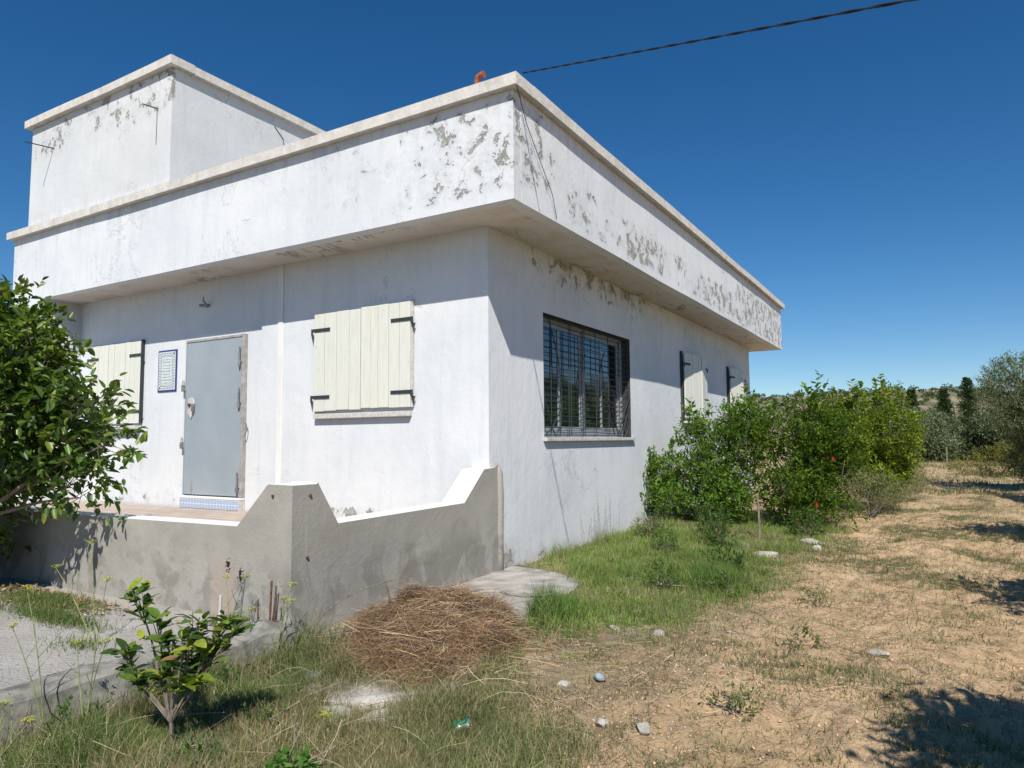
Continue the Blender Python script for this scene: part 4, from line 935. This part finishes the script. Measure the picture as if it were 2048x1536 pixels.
def scatter(n, box_, dens, sig=.035, per=7):
    """clumped points with density function"""
    nt = n//per; x = rng.uniform(box_[0], box_[1], nt*4); y = rng.uniform(box_[2], box_[3], nt*4)
    k = rng.random(len(x)) < dens(x, y); x, y = x[k][:nt], y[k][:nt]
    x = np.repeat(x, per)+rng.normal(0, sig, len(x)*per); y = np.repeat(y, per)+rng.normal(0, sig, len(y)*per)
    ok = ~in_poly(x, y, SLAB) & (x > .03) & ~((x < kerb_x(y)+.04) & (y < -2.6)); x, y = x[ok], y[ok]
    return np.stack([x, y, gh(x, y)-.005], 1)
def gz(x, y, cx_, cy_, rx, ry): return np.exp(-((x-cx_)/rx)**2-((y-cy_)/ry)**2)
def edge(x, y):     # how much the verge (not the bare track) holds the point
    return sstep(2.95, 2.1, x+.5*(vnoise(x*2, y*1.3, 61)-.5)+.10*np.minimum(y, 0)*0)
def d_bank(x, y):
    m_ = np.maximum.reduce([gz(x, y, 1.35, -1.2, .40, .5)*1.3, gz(x, y, 2.05, .6, .45, .7)*1.3, gz(x, y, 1.3, 1.6, .9, 1.4), gz(x, y, 1.2, 3.6, 1.0, 2.2)*.9, gz(x, y, 1.8, -.6, .6, .9)*.6, gz(x, y, 2.3, 4.6, .7, 1.6)*.6])
    return np.clip(m_*edge(x, y)*(.35+.9*vnoise(x*3, y*3, 41)), 0, 1)
P = scatter(150000, (.03, 3.0, -2.2, 7), d_bank); n = len(P)
br = gz(P[:, 0], P[:, 1], 1.35, -1.2, .35, .4)+gz(P[:, 0], P[:, 1], 2.05, .6, .32, .45)
cb = tints(n, [(.17, .28, .055), (.26, .37, .085), (.12, .20, .04), (.46, .40, .20)], (4, 4, 2, 1.6)); cg = tints(n, [(.12, .24, .045), (.17, .29, .06), (.10, .19, .04)], (2, 2, 1))
s = (br > .5+.5*rng.random(n))[:, None]; cb = np.where(s, cg, cb)
dry = sstep(.48, .66, fbm(P[:, 0]*1.7+3, P[:, 1]*1.3, 3, 98))*(br < .4); cd_ = tints(n, [(.50, .40, .22), (.36, .29, .15), (.60, .50, .30)], (3, 3, 1)); cb = np.where((rng.random(n) < dry*.38)[:, None], cd_, cb)
cb = cb*(.66+.65*fbm(P[:, 0]*2.3, P[:, 1]*2.3+9, 3, 102))[:, None]
hh = rng.uniform(.035, .115, n)*(1+.8*(br > .5))*(.7+1.5*vnoise(P[:, 0]*2.4, P[:, 1]*2.4, 83)**2)*(1+.9*np.exp(-P[:, 0]/.25)*(P[:, 1] > .9))
blades(P, hh, rng.uniform(.0025, .0048, n), rng.uniform(.1, .9, n), cb, 'bank_grass', 'green grass bank along the side wall of the house')
def d_fore(x, y): return np.clip(sstep(-2.3, -3.1, y+.35*(x-1.4)*0)*sstep(2.75, 1.9, x+.6*(vnoise(x*2, y*2, 71)-.5)+.35*(y+3.3))*(.12+1.15*fbm(x*2.2, y*2.2, 3, 43)), 0, 1)
P = scatter(190000, (-.7, 3.1, -5.0, -2.3), d_fore, .03); n = len(P)
left = sstep(1.5, .4, P[:, 0])
cb = tints(n, [(.17, .235, .065), (.25, .30, .10), (.12, .18, .045), (.46, .38, .21), (.60, .51, .31)], (4, 4, 3, 3.4, 2)); cg = tints(n, [(.12, .20, .05), (.18, .26, .07)], (1, 1))
s = (rng.random(n) < left*.45)[:, None]; cb = np.where(s, cg, cb)
dry = sstep(.42, .62, fbm(P[:, 0]*1.9+3, P[:, 1]*1.9, 3, 97)); cd_ = tints(n, [(.50, .40, .22), (.36, .27, .14), (.62, .52, .32), (.25, .24, .10)], (3, 3, 2, 2)); cb = np.where((rng.random(n) < dry*.52)[:, None], cd_, cb)
cb = cb*(.62+.7*fbm(P[:, 0]*2.7, P[:, 1]*2.7+9, 3, 101))[:, None]
blades(P, rng.uniform(.04, .13, n)*(1+.6*left*rng.random(n))*(.6+1.6*vnoise(P[:, 0]*2.6, P[:, 1]*2.6, 87)**1.5)*(1+1.3*sstep(.42, .0, P[:, 0]-kerb_x(P[:, 1]))*rng.random(n)), rng.uniform(.0018, .0036, n), rng.uniform(.15, 1.0, n), cb, 'verge_grass', 'mixed green and dry grass in the foreground verge')
def d_path(x, y): return np.clip(sstep(1.6, 2.4, x)*(.12+.88*sstep(.50, .72, fbm(x*1.7, y*1.3, 3, 53)))*sstep(18, 6, y), 0, 1)
P = scatter(140000, (1.5, 5.6, -5, 18), d_path, .05, 9); n = len(P)
blades(P, rng.uniform(.02, .09, n), rng.uniform(.0025, .005, n), rng.uniform(.2, 1.0, n), tints(n, [(.20, .22, .10), (.15, .18, .07), (.36, .31, .16), (.12, .17, .06)], (3, 3, 3, 2)), 'track_grass', 'sparse grey-green tufts on the sandy track')
def d_far(x, y): return np.clip(.15+.8*sstep(.45, .7, fbm(x*.5, y*.3, 3, 59)), 0, 1)
P = scatter(30000, (-1, 12, 14, 48), d_far, .2, 8); n = len(P)
blades(P, rng.uniform(.06, .25, n), rng.uniform(.01, .025, n), rng.uniform(.2, 1, n), tints(n, [(.26, .24, .11), (.34, .29, .15), (.15, .17, .07)], (3, 2, 2)), 'field_grass', 'dry grass of the far field at the end of the track')
# wild tall stems along the kerb
n = 1500; y = rng.uniform(-4.9, -2.7, n); x = kerb_x(y)+.05+np.abs(rng.normal(0, .22, n)); P = np.stack([x, y, gh(x, y)], 1)
blades(P, rng.uniform(.14, .34, n), rng.uniform(.0015, .0028, n), rng.uniform(.1, .8, n), tints(n, [(.40, .34, .19), (.22, .25, .09), (.30, .24, .14), (.52, .45, .28)], (2, 3, 2, 1)), 'tall_grass', 'tall wispy dry grass stems along the low kerb')
n = 5200; t = rng.uniform(0, 6.28, n); x = .92+np.cos(t)*rng.normal(.66, .09, n); y = -2.25+np.sin(t)*rng.normal(.56, .08, n); k = (x > .1) & (y < -1.7) & (vnoise(x*5, y*5, 7) > .42); x, y = x[k], y[k]; n = len(x); P = np.stack([x, y, np.maximum(gh(x, y)+.01, .045-.10*sstep(-1.8, -3.0, y))], 1)
blades(P, rng.uniform(.03, .11, n), rng.uniform(.002, .004, n), rng.uniform(.2, 1, n), tints(n, [(.16, .24, .06), (.25, .29, .10), (.44, .36, .19)], (3, 3, 2)), 'rim_grass', 'grass creeping over the concrete apron round the straw heap')
# tufts on the gravel yard
q = []
for (cx_, cy_, rx, ry, m_) in ((-2.35, -3.05, .55, .14, 5200), (-1.75, -3.3, .5, .10, 2400), (-.38, -2.78, .14, .07, 1700), (-2.9, -3.45, .5, .12, 1200), (-.8, -3.6, .2, .1, 250)):
    q.append(np.stack([cx_+rng.normal(0, rx*.6, m_), cy_+rng.normal(0, ry*.6, m_), np.full(m_, .08)], 1))
P = np.concatenate(q); P = P[P[:, 1] < YF-.02]; n = len(P)
blades(P, rng.uniform(.03, .11, n), rng.uniform(.003, .005, n), rng.uniform(.1, .9, n), tints(n, [(.11, .18, .04), (.16, .22, .06), (.3, .28, .13)], (3, 3, 1)), 'yard_grass', 'low green tufts on the gravel yard below the terrace')
# long dry stalks lying about: flattened straw litter
def strands(P, az, ln, tilt, w_, cols, bend=.25):
    n = len(P); d = np.stack([np.cos(az)*np.cos(tilt), np.sin(az)*np.cos(tilt), np.sin(tilt)], 1); sd = norm(np.cross(d, np.array([0, 0, 1.]))+1e-6); b_ = rng.normal(0, bend, n)[:, None]; ln = ln[:, None]; w_ = w_[:, None]
    rot = rng.uniform(0, 6.28, n)[:, None]; wv = norm(sd*np.cos(rot)+np.cross(d, sd)*np.sin(rot)); S_ = []
    for t in (-.5, -.17, .17, .5):
        c = P+d*ln*t+sd*b_*ln*(.25-t*t)+np.array([0, 0, 1.])*np.abs(b_)*ln*(.25-t*t)*.6; S_ += [c-wv*w_*.5, c+wv*w_*.5]
    V = np.stack(S_, 1).reshape(-1, 3); k = np.arange(n)[:, None]*8; Fq = np.concatenate([k+np.array([[2*i, 2*i+1, 2*i+3, 2*i+2]]) for i in range(3)], 0); return V, Fq
DRY = [(.46, .34, .18), (.56, .43, .25), (.33, .22, .12), (.24, .15, .09), (.62, .52, .34)]
def d_lit(x, y): return np.clip(.03+.97*np.maximum.reduce([gz(x, y, 1.9, -3.4, .7, .45), gz(x, y, 2.3, -2.3, .35, .5), gz(x, y, 1.7, -1.9, .5, .5), gz(x, y, 2.4, 1.9, .5, 1.0)*.5, gz(x, y, 3.3, 2, .8, 5)*.12])*vnoise(x*3, y*3, 91), 0, 1)
P = scatter(34000, (.1, 5.4, -5, 12), d_lit, .05, 6); n = len(P); P[:, 2] += rng.uniform(.004, .03, n)
V, Fq = strands(P, rng.uniform(0, 6.28, n), rng.uniform(.04, .20, n), rng.normal(.05, .16, n), rng.uniform(.0016, .0032, n), None)
tag(np_mesh('straw_litter', V, Fq, M['straw'], np.repeat(tints(n, DRY, (3, 3, 3, 2, 1)), 8, 0)), 'dry straw and stalks strewn over the verge and track', 'straw', kind='stuff')

n = 26000; x = rng.uniform(1.5, 5.6, n); y = rng.uniform(-5, 9, n); k = (fbm(x*2.3, y*1.9, 3, 31) > .42+.2*rng.random(n)) & (rng.random(n) < 1.1-.09*(y+5)); x, y = x[k], y[k]; n = len(x); P = np.stack([x, y, gh(x, y)+rng.uniform(.003, .012, n)], 1)
V, Fq = strands(P, rng.uniform(0, 6.28, n), rng.uniform(.015, .07, n), rng.normal(.03, .2, n), rng.uniform(.002, .005, n), None, .5)
tag(np_mesh('twig_litter', V, Fq, M['straw'], np.repeat(tints(n, [(.30, .21, .12), (.40, .30, .18), (.20, .14, .08), (.50, .40, .25)], (3, 3, 2, 1)), 8, 0)), 'brown crumbs of dry weeds ploughed into the track', 'litter', kind='stuff')
n = 420; x = rng.uniform(.2, 2.5, n); y = rng.uniform(-4.7, -2.6, n); k = ~in_poly(x, y, SLAB) & (x > kerb_x(y)+.1); x, y = x[k], y[k]; n = len(x); P = np.stack([x, y, gh(x, y)+rng.uniform(.03, .10, n)], 1)
V, Fq = strands(P, rng.uniform(0, 6.28, n), rng.uniform(.12, .38, n), rng.normal(.12, .28, n), rng.uniform(.0012, .002, n), None, .45)
tag(np_mesh('dry_stalks', V, Fq, M['straw'], np.repeat(tints(n, [(.60, .48, .29), (.44, .32, .18), (.70, .60, .40)], (3, 2, 2)), 8, 0)), 'long pale dry stalks leaning over the foreground grass', 'stalks', kind='stuff')
# ---- heap of dry grass
hp = empty('straw_heap', (.95, -2.2, .05), 'heap of brown dry grass raked up beside the terrace wall', 'straw heap')
HC = [(.70, -2.26, .34, .32, .17), (1.30, -2.2, .22, .26, .12), (1.22, -2.62, .24, .22, .08), (.93, -1.98, .32, .30, .24), (1.08, -2.33, .30, .30, .16), (.64, -2.02, .22, .22, .23), (1.18, -1.93, .20, .22, .20), (.90, -2.52, .34, .28, .14), (1.12, -2.5, .26, .24, .10)]
def hbase(x, y): return np.maximum(gh(x, y)+.022, .055-.10*sstep(-1.8, -3.0, y))
def heap_z(x, y): return np.maximum.reduce([h*.92*(.85+.9*(fbm(x*4+a, y*4, 3, 66)-.5))*np.clip(1-((x-a)/rx)**2-((y-b_)/ry)**2, 0, 1)**.6 for a, b_, rx, ry, h in HC])
gx = np.linspace(.1, 1.7, 60); gy = np.linspace(-2.9, -1.5, 50); XX, YY = np.meshgrid(gx, gy); Z = hbase(XX, YY)-.045+heap_z(XX, YY)*.95+.05*(fbm(XX*9, YY*9, 3, 2)-.5)*(heap_z(XX, YY) > 0); idx = np.arange(XX.size).reshape(XX.shape); FF = np.stack([idx[:-1, :-1], idx[:-1, 1:], idx[1:, 1:], idx[1:, :-1]], -1).reshape(-1, 4)
mb_ = simple('matted_straw', (.20, .13, .075), .95, .1, 0, .4, 25, .02); np_mesh('matted_core', np.stack([XX, YY, Z], -1).reshape(-1, 3), FF, mb_, parent=hp, smooth=True)
n = 46000; x = rng.uniform(.1, 1.75, n); y = rng.uniform(-2.95, -1.5, n); k = (heap_z(x+rng.normal(0, .07, n), y+rng.normal(0, .07, n)) > .002*0+.02*rng.random(n)) & (x > .1); x, y = x[k], y[k]; n = len(x)
P = np.stack([x, y, hbase(x, y)+heap_z(x, y)+.07*(fbm(x*7, y*7, 3, 19)-.5)+rng.uniform(-.03, .04, n)], 1); az = vnoise(x*5, y*5, 77)*14+rng.normal(0, .9, n)
V, Fq = strands(P, az, rng.uniform(.05, .24, n), rng.normal(0, .42, n), rng.uniform(.0011, .0023, n), None, .5); o = np_mesh('straw', V, Fq, M['straw'], np.repeat(tints(n, [(.44, .27, .135), (.54, .36, .20), (.31, .175, .09), (.19, .11, .065), (.62, .46, .29), (.27, .235, .20)], (3, 2.4, 3, 2.2, .6, 1.8))*(.35+1.15*fbm(x*6, y*6, 3, 44))[:, None], 8, 0), hp, kind='stuff')
n = 900; x = .95+rng.normal(0, .36, n); y = -2.2+rng.normal(0, .28, n); k = (x > .12) & (heap_z(x, y) > -.1); x, y = x[k], y[k]; n = len(x)
P = np.stack([x, y, hbase(x, y)+heap_z(x, y)+rng.uniform(.0, .035, n)], 1)
V, Fq = strands(P, rng.uniform(0, 6.28, n), rng.uniform(.14, .42, n), rng.normal(.02, .16, n), rng.uniform(.0018, .0036, n), None, .5); np_mesh('loose_stalks', V, Fq, M['straw'], np.repeat(tints(n, [(.56, .42, .25), (.40, .28, .15), (.66, .54, .36), (.26, .17, .10)], (3, 3, 2, 2)), 8, 0), hp, kind='stuff')
for i, (pts, r, lb) in enumerate((
    (curve((.2, -2.60, .06), (.72, -2.1, .42), (.3, -2.55, .35)), .006, 'long arching dead branch leaning on the terrace wall beside the straw heap'),
    (curve((.22, -2.62, .05), (.9, -2.3, .2), (.5, -2.5, .1)), .010, 'thick dead stick lying from the terrace corner into the straw heap'),
    (curve((.28, -2.66, .06), (.65, -2.45, .12), (.45, -2.62, .08)), .007, 'short dead stick in front of the straw heap'),
    ([(.60, -2.2, .12), (.565, -2.25, .36)], .011, 'upright broken stick standing in the straw heap'),
    (curve((1.2, -1.75, .28), (1.5, -1.45, .26), (1.35, -1.6, .2)), .005, 'thin twig sticking out of the far side of the straw heap'),
    (curve((.32, -2.4, .08), (.70, -2.3, .18), (.5, -2.38, .15)), .008, 'forked dead stick behind the thick one'),)):
    b = MB(); m_ = len(pts); b.tube(pts, [r*(1-.5*j/(m_-1)) for j in range(m_)], 6)
    if m_ > 3:
        p = Vector(pts[m_//2]); b.tube([p, p+Vector((.10, .02, .06))], [r*.5, r*.25], 4)
    tag(b.build('dead_branch', M['bark'], recalc=False), lb, 'branch')

# ------------------------------------------------------------------ stones, litter, can
def rock_mesh(name, loc, s, seed, mat, label=None, cat='rock', parent=None):
    import bmesh
    bm = bmesh.new(); bmesh.ops.create_icosphere(bm, subdivisions=3, radius=1); rs = random.Random(seed); pl_ = [(Vector((rs.uniform(-1, 1), rs.uniform(-1, 1), rs.uniform(-.6, 1))).normalized(), rs.uniform(.55, .85)) for _ in range(9)]
    for v in bm.verts:
        for n_, d in pl_:
            e = v.co.dot(n_)-d
            if e > 0: v.co -= n_*e
        v.co *= 1+.08*(float(vnoise(v.co.x*4+seed, v.co.y*4+v.co.z*3, seed))-.5)
        v.co = Vector((v.co.x*s[0], v.co.y*s[1], v.co.z*s[2]))
    me = bpy.data.meshes.new(name); bm.to_mesh(me); bm.free(); me.materials.append(mat)
    o = bpy.data.objects.new(name, me); C.objects.link(o); o.location = loc; o.rotation_euler = (0, 0, seed*1.3)
    if label: tag(o, label, cat)
    return o
def gz1(x, y): return float(gh(x, y))
for i, (x, y, sx_, sy_, sz_, lb) in enumerate(((2.15, 2.45, .24, .13, .05, 'long flat pale rock in the grass below the bushes'), (1.86, 2.9, .20, .12, .04, 'flat rock slab partly hidden left of the long pale rock'), (2.52, 3.6, .16, .09, .05, 'pale rock by the edge of the track under the dark bush'), (2.62, 3.2, .07, .06, .05, 'reddish rough stone beside the pale rock at the track edge'),
    (3.2, 2.2, .055, .03, .02, 'white oblong stone lying alone on the track'), (2.42, -2.75, .05, .033, .025, 'grey oblong stone nearest the can'), (2.62, -2.72, .06, .04, .03, 'pale stone right of the grey oblong stone at bottom'), (3.55, -.95, .07, .04, .02, 'flat pale stone above the big shadow on the track'),
    (2.2, -1.3, .06, .05, .03, 'pale stone at the rim of the grass, centre right'), (1.9, -1.35, .05, .035, .02, 'white stone in the green grass right of the heap'), (2.05, -2.45, .05, .04, .02, 'small bleached stone among dry stalks'))):
    rock_mesh('stone', (x, y, gz1(x, y)+sz_*.25), (sx_, sy_, sz_), i+3, M['rock'], lb, 'stone')
# plaster rubble slabs at the foot of the apron
for i, (x, y, s) in enumerate(((.78, -3.12, .14), (1.1, -3.28, .13), (1.38, -3.2, .16), (.62, -2.95, .12))):
    rock_mesh('rubble', (x, y, gz1(x, y)+.035), (s, s*.6, .035), i+40, M['slab'], ('flat rubble piece left of the straw heap foot', 'bluish rubble piece in front of the straw heap', 'largest rubble piece in front of the heap, to the right', 'rubble chunk against the apron edge near the kerb')[i], 'rubble')
# soil clods and pebbles
def clods(n, box_, fn, smin, smax, cols, name, label, base=.0):
    x = rng.uniform(box_[0], box_[1], n*3); y = rng.uniform(box_[2], box_[3], n*3); k = (rng.random(len(x)) < fn(x, y)) & ~in_poly(x, y, SLAB); x, y = x[k][:n], y[k][:n]; n = len(x)
    t = np.array([(0, 0, 1), (1, 0, 0), (0, 1, 0), (-1, 0, 0), (0, -1, 0), (0, 0, -1), (.7, .7, .3), (-.7, -.7, .4)], float); t = t[:6]
    F8 = np.array([(0, 1, 2), (0, 2, 3), (0, 3, 4), (0, 4, 1), (5, 2, 1), (5, 3, 2), (5, 4, 3), (5, 1, 4)]); r = smin+(smax-smin)*rng.random(n)**3.2
    V = t[None]*r[:, None, None]*(1+rng.normal(0, .22, (n, 6, 3))); V[..., 2] *= .65; a = rng.uniform(0, 6.28, n); c, s = np.cos(a)[:, None], np.sin(a)[:, None]
    V = np.stack([V[..., 0]*c-V[..., 1]*s, V[..., 0]*s+V[..., 1]*c, V[..., 2]], -1); z = gh(x, y) if base == 0 else np.full(n, base)
    V += np.stack([x, y, z+r*.15], 1)[:, None]; Fq = (np.arange(n)[:, None, None]*6+F8[None]).reshape(-1, 3)
    tag(np_mesh(name, V.reshape(-1, 3), Fq, M['clod'], np.repeat(tints(n, cols, [1]*len(cols), .06), 6, 0), smooth=True), label, 'soil' if 'soil' in name else 'pebbles', kind='stuff')
M['clod'] = m_attr('clod_earth', .98)
clods(16000, (1.6, 5.6, -5, 9), lambda x, y: sstep(1.7, 2.8, x)*np.clip(.2+vnoise(x*2, y*2, 15), 0, 1)*np.clip(1.2-.1*(y+3), .2, 1), .002, .012, [(.68, .47, .30), (.60, .42, .265), (.72, .51, .33)], 'soil_clods', 'crumbled clods of sandy soil on the track')
clods(7000, (.05, 2.9, -4.8, 3), lambda x, y: .3+.4*vnoise(x*3, y*3, 16), .003, .012, [(.44, .40, .34), (.38, .33, .27), (.50, .46, .40)], 'pebbles', 'small pale pebbles in the verge')
clods(3500, (-3.6, -.25, -5.5, -2.68), lambda x, y: (x < kerb_x(y)-.25)*1.0, .002, .006, [(.45, .42, .38), (.38, .355, .32), (.5, .47, .43)], 'yard_pebbles', 'loose grey gravel on the yard', .09)
# dry leaves and twigs under the left tree
n = 1500; P = np.stack([-2.6+rng.normal(0, .55, n), -2.85-np.abs(rng.normal(0, .16, n)), np.full(n, .105)], 1); V, Fq = leaf2(P, rand_dir(n)*np.array([1, 1, .25]), norm(rand_dir(n)*.4+np.array([0, 0, 1])), rng.uniform(.03, .06, n), rng.uniform(.015, .028, n))
tag(np_mesh('leaf_litter', V, Fq, M['straw'], np.repeat(tints(n, [(.42, .28, .16), (.5, .38, .26), (.25, .17, .10)], (1, 1, 1)), 4, 0)), 'brown fallen leaves at the foot of the terrace wall', 'leaf litter', kind='stuff')
# crushed drink can
cn = empty('crushed_can', (1.82, -3.12, gz1(1.82, -3.12)+.05), 'crushed green and white drink can lying in the dry grass', 'can')
def can_piece(name, a0, a1, mat):
    b = MB(); n_, m_ = 8, 6
    ax_ = Vector((.8, .45, .35)).normalized(); u = ax_.orthogonal().normalized(); v = ax_.cross(u); o_ = Vector(cn.location)
    for i in range(n_+1):
        for j in range(m_+1):
            s = i/n_-.5; a = a0+(a1-a0)*j/m_; r = .024*(1-.35*math.cos(s*6)*abs(math.sin(a*1.5+s*5))); b.v.append(tuple(o_+ax_*s*.07+(u*math.cos(a)+v*math.sin(a))*r))
    for i in range(n_):
        for j in range(m_): q = i*(m_+1)+j; b.f.append((q, q+1, q+m_+2, q+m_+1)); b.m.append(0)
    b.build(name, mat, cn, recalc=False)
can_piece('green_side', 0, 2.2, M['cang']); can_piece('white_side', 2.2, 4.3, M['canw']); can_piece('green_side', 4.3, 6.284, M['cang'])
b = MB(); ax_ = Vector((.8, .45, .35)).normalized(); o_ = Vector(cn.location); b.tube([o_+ax_*.034, o_+ax_*.037], .02, 12); b.build('can_end', M['steel'], cn); b = MB(); b.tube([o_-ax_*.037, o_-ax_*.034], .02, 12); b.build('can_end', M['steel'], cn)
rock_mesh('crumpled_bottle', (2.22, -2.33, gz1(2.22, -2.33)+.03), (.024, .045, .022), 71, M['plastic'], 'crumpled pale blue plastic bottle half buried beside the track', 'bottle')
rock_mesh('crumpled_bottle', (1.72, .15, gz1(1.72, .15)+.03), (.03, .03, .02), 73, M['canw'], 'tiny scrap of white plastic in the bright grass patch', 'plastic scrap').name = 'plastic_scrap'
# strappy and leafy weeds by the sapling
def strap_plant(x, y, n, ln, label, cols):
    z = gz1(x, y); a = rng.uniform(0, 6.28, n); V = []; Fq = []; cc = []
    for i in range(n):
        L = ln*rng.uniform(.6, 1.2); d = np.array([math.cos(a[i]), math.sin(a[i]), 0]); sd = np.array([-d[1], d[0], 0]); k = len(V)
        for t in np.linspace(0, 1, 7): c = np.array([x, y, z])+d*L*(.12*t+.75*t*t)+np.array([0, 0, L*(1.1*t-.95*t*t)]); w_ = .0035*(1-t**3)+.0006; V += [c-sd*w_, c+sd*w_]
        for j in range(6): Fq.append((k+2*j, k+2*j+1, k+2*j+3, k+2*j+2))
        cc += [cols[i % len(cols)]]*14
    o = np_mesh('strap_leaved_weed', np.array(V), np.array(Fq), M['grass'], np.array(cc)); tag(o, label, 'weed')
strap_plant(.90, -4.0, 60, .30, 'arching strap-leaved weed at the right foot of the sapling', [(.09, .15, .07), (.12, .18, .09)])
strap_plant(.45, -4.2, 40, .26, 'strap-leaved weed left of the sapling stem', [(.08, .15, .03), (.12, .2, .04)])
bush('leafy_weed', (1.52, -3.9, -.1), [((1.5, -3.93, -.04), (.09, .09, .05))], 'round-leaved weed at the bottom edge of the photo', 'weed', [(.08, .19, .03), (.12, .24, .05)], (1, 1), mul=1, per=30000, k=4, tl=.03, L=.035, W=.03, r0=.004)
for i, (x, y, h, r, lb) in enumerate(((.30, -3.35, .16, .10, 'dark broad-leaved weed between the kerb and the straw heap'), (.22, -4.15, .18, .12, 'broad-leaved weed at the kerb left of the sapling'), (1.05, -4.05, .12, .09, 'low broad-leaved weed right of the sapling'), (.95, -3.62, .12, .09, 'leafy weed behind the sapling in the verge'),
    (1.75, .1, .22, .13, 'dark leafy weed in the grass bank below the bright patch'), (1.15, 1.9, .26, .15, 'leafy weed in the bank under the barred window'), (.6, 2.9, .3, .16, 'brownish-green weed close to the side wall'), (2.3, .2, .16, .12, 'leafy weed at the track edge near the bright grass patch'), (3.1, -1.1, .10, .10, 'small spreading weed on the track above the big shadow'), (2.95, -2.3, .10, .10, 'small weed on the bare track near the bottom edge'), (3.0, .3, .09, .1, 'small weed alone on the track level with the bright patch'))):
    z0 = gz1(x, y); cc = [(.10, .20, .04), (.15, .26, .05), (.07, .13, .03)] if i not in (6, 8, 9, 10) else [(.20, .25, .09), (.26, .28, .12), (.14, .18, .06)]
    bush('leafy_weed', (x, y, z0), [((x, y, z0+h*.55), (r, r, h*.5)), ((x+r*.5, y-r*.3, z0+h*.3), (r*.8, r*.8, h*.35))], lb, 'weed', cc, (3, 2, 2), mul=1, per=5200, k=4, tl=.05, L=.034, W=.015, r0=.004, up=.7)
# tall dry seed stalks by the side wall
for i, (x, y, lb) in enumerate(((.25, 2.2, 'tall dry seed stalks against the side wall below the window'), (.55, 3.2, 'brownish seed stalks at the wall beside the first bush'))):
    b = MB()
    for q in range(16):
        a, r = random.uniform(0, 6.28), random.uniform(0, .22); p = Vector((max(.06, x+r*math.cos(a)), y+r*math.sin(a)*1.5, .0)); h = random.uniform(.25, .7) if i == 0 else random.uniform(.2, .42); e = p+Vector((random.uniform(-.04, .08), random.uniform(-.08, .08), h)); b.tube([p, p.lerp(e, .5)+Vector((.01, 0, 0)), e], [.002, .0015, .001], 3, cap=False)
        for s in np.linspace(.45, 1, 9): c = p.lerp(e, s)+Vector((random.uniform(-.012, .012),)*2+(0,)); b.tube([c, c+Vector((random.uniform(-.01, .01), random.uniform(-.01, .01), .014))], [.0028, .001], 3, cap=False)
    tag(b.build('seed_stalks', M['pole'], recalc=False), lb, 'weeds')

# ------------------------------------------------------------------ overhead twisted cable and its pole end
A = Vector((.80, -.66, 4.76)); ray = Vector((0, 0, 0))
u_, v_ = (1790-1024)/1416.3, (768-0)/1416.3; dirn = (F+R_*u_+U_*v_).normalized(); Bp = EYE+dirn*4.1; d2 = (Bp-A); Bfar = A+d2*2.3
cb_ = empty('overhead_cable', tuple(A), 'black twisted cable stretched from the roof corner across the sky', 'cable')
for ph in (0, math.pi):
    pts = []; N_ = 360
    for i in range(N_+1):
        t = i/N_; c = A.lerp(Bfar, t); sag = -.0*t; c = c+Vector((0, 0, -.015*4*t*(1-t))); a = t*100*1.4+ph; s1 = Vector((0, 0, 1)); s2 = (Bfar-A).normalized().cross(s1); c = c+(s1*math.cos(a)+s2*math.sin(a))*.0042; pts.append(tuple(c))
    MB().tube(pts, .0042, 5).build('strand', M['cable'], cb_, recalc=False)
pe = Bfar; pt = empty('cable_pole', (pe.x, pe.y, 0), 'weathered wooden pole behind the viewpoint holding the cable', 'pole')
MB().tube([(pe.x, pe.y, -.2), (pe.x, pe.y, pe.z+.25)], [.09, .07], 10).build('pole_shaft', M['pole'], pt); MB().tube([(pe.x-.1, pe.y, pe.z), (pe.x+.1, pe.y, pe.z)], .02, 6).build('insulator', M['steel'], pt)
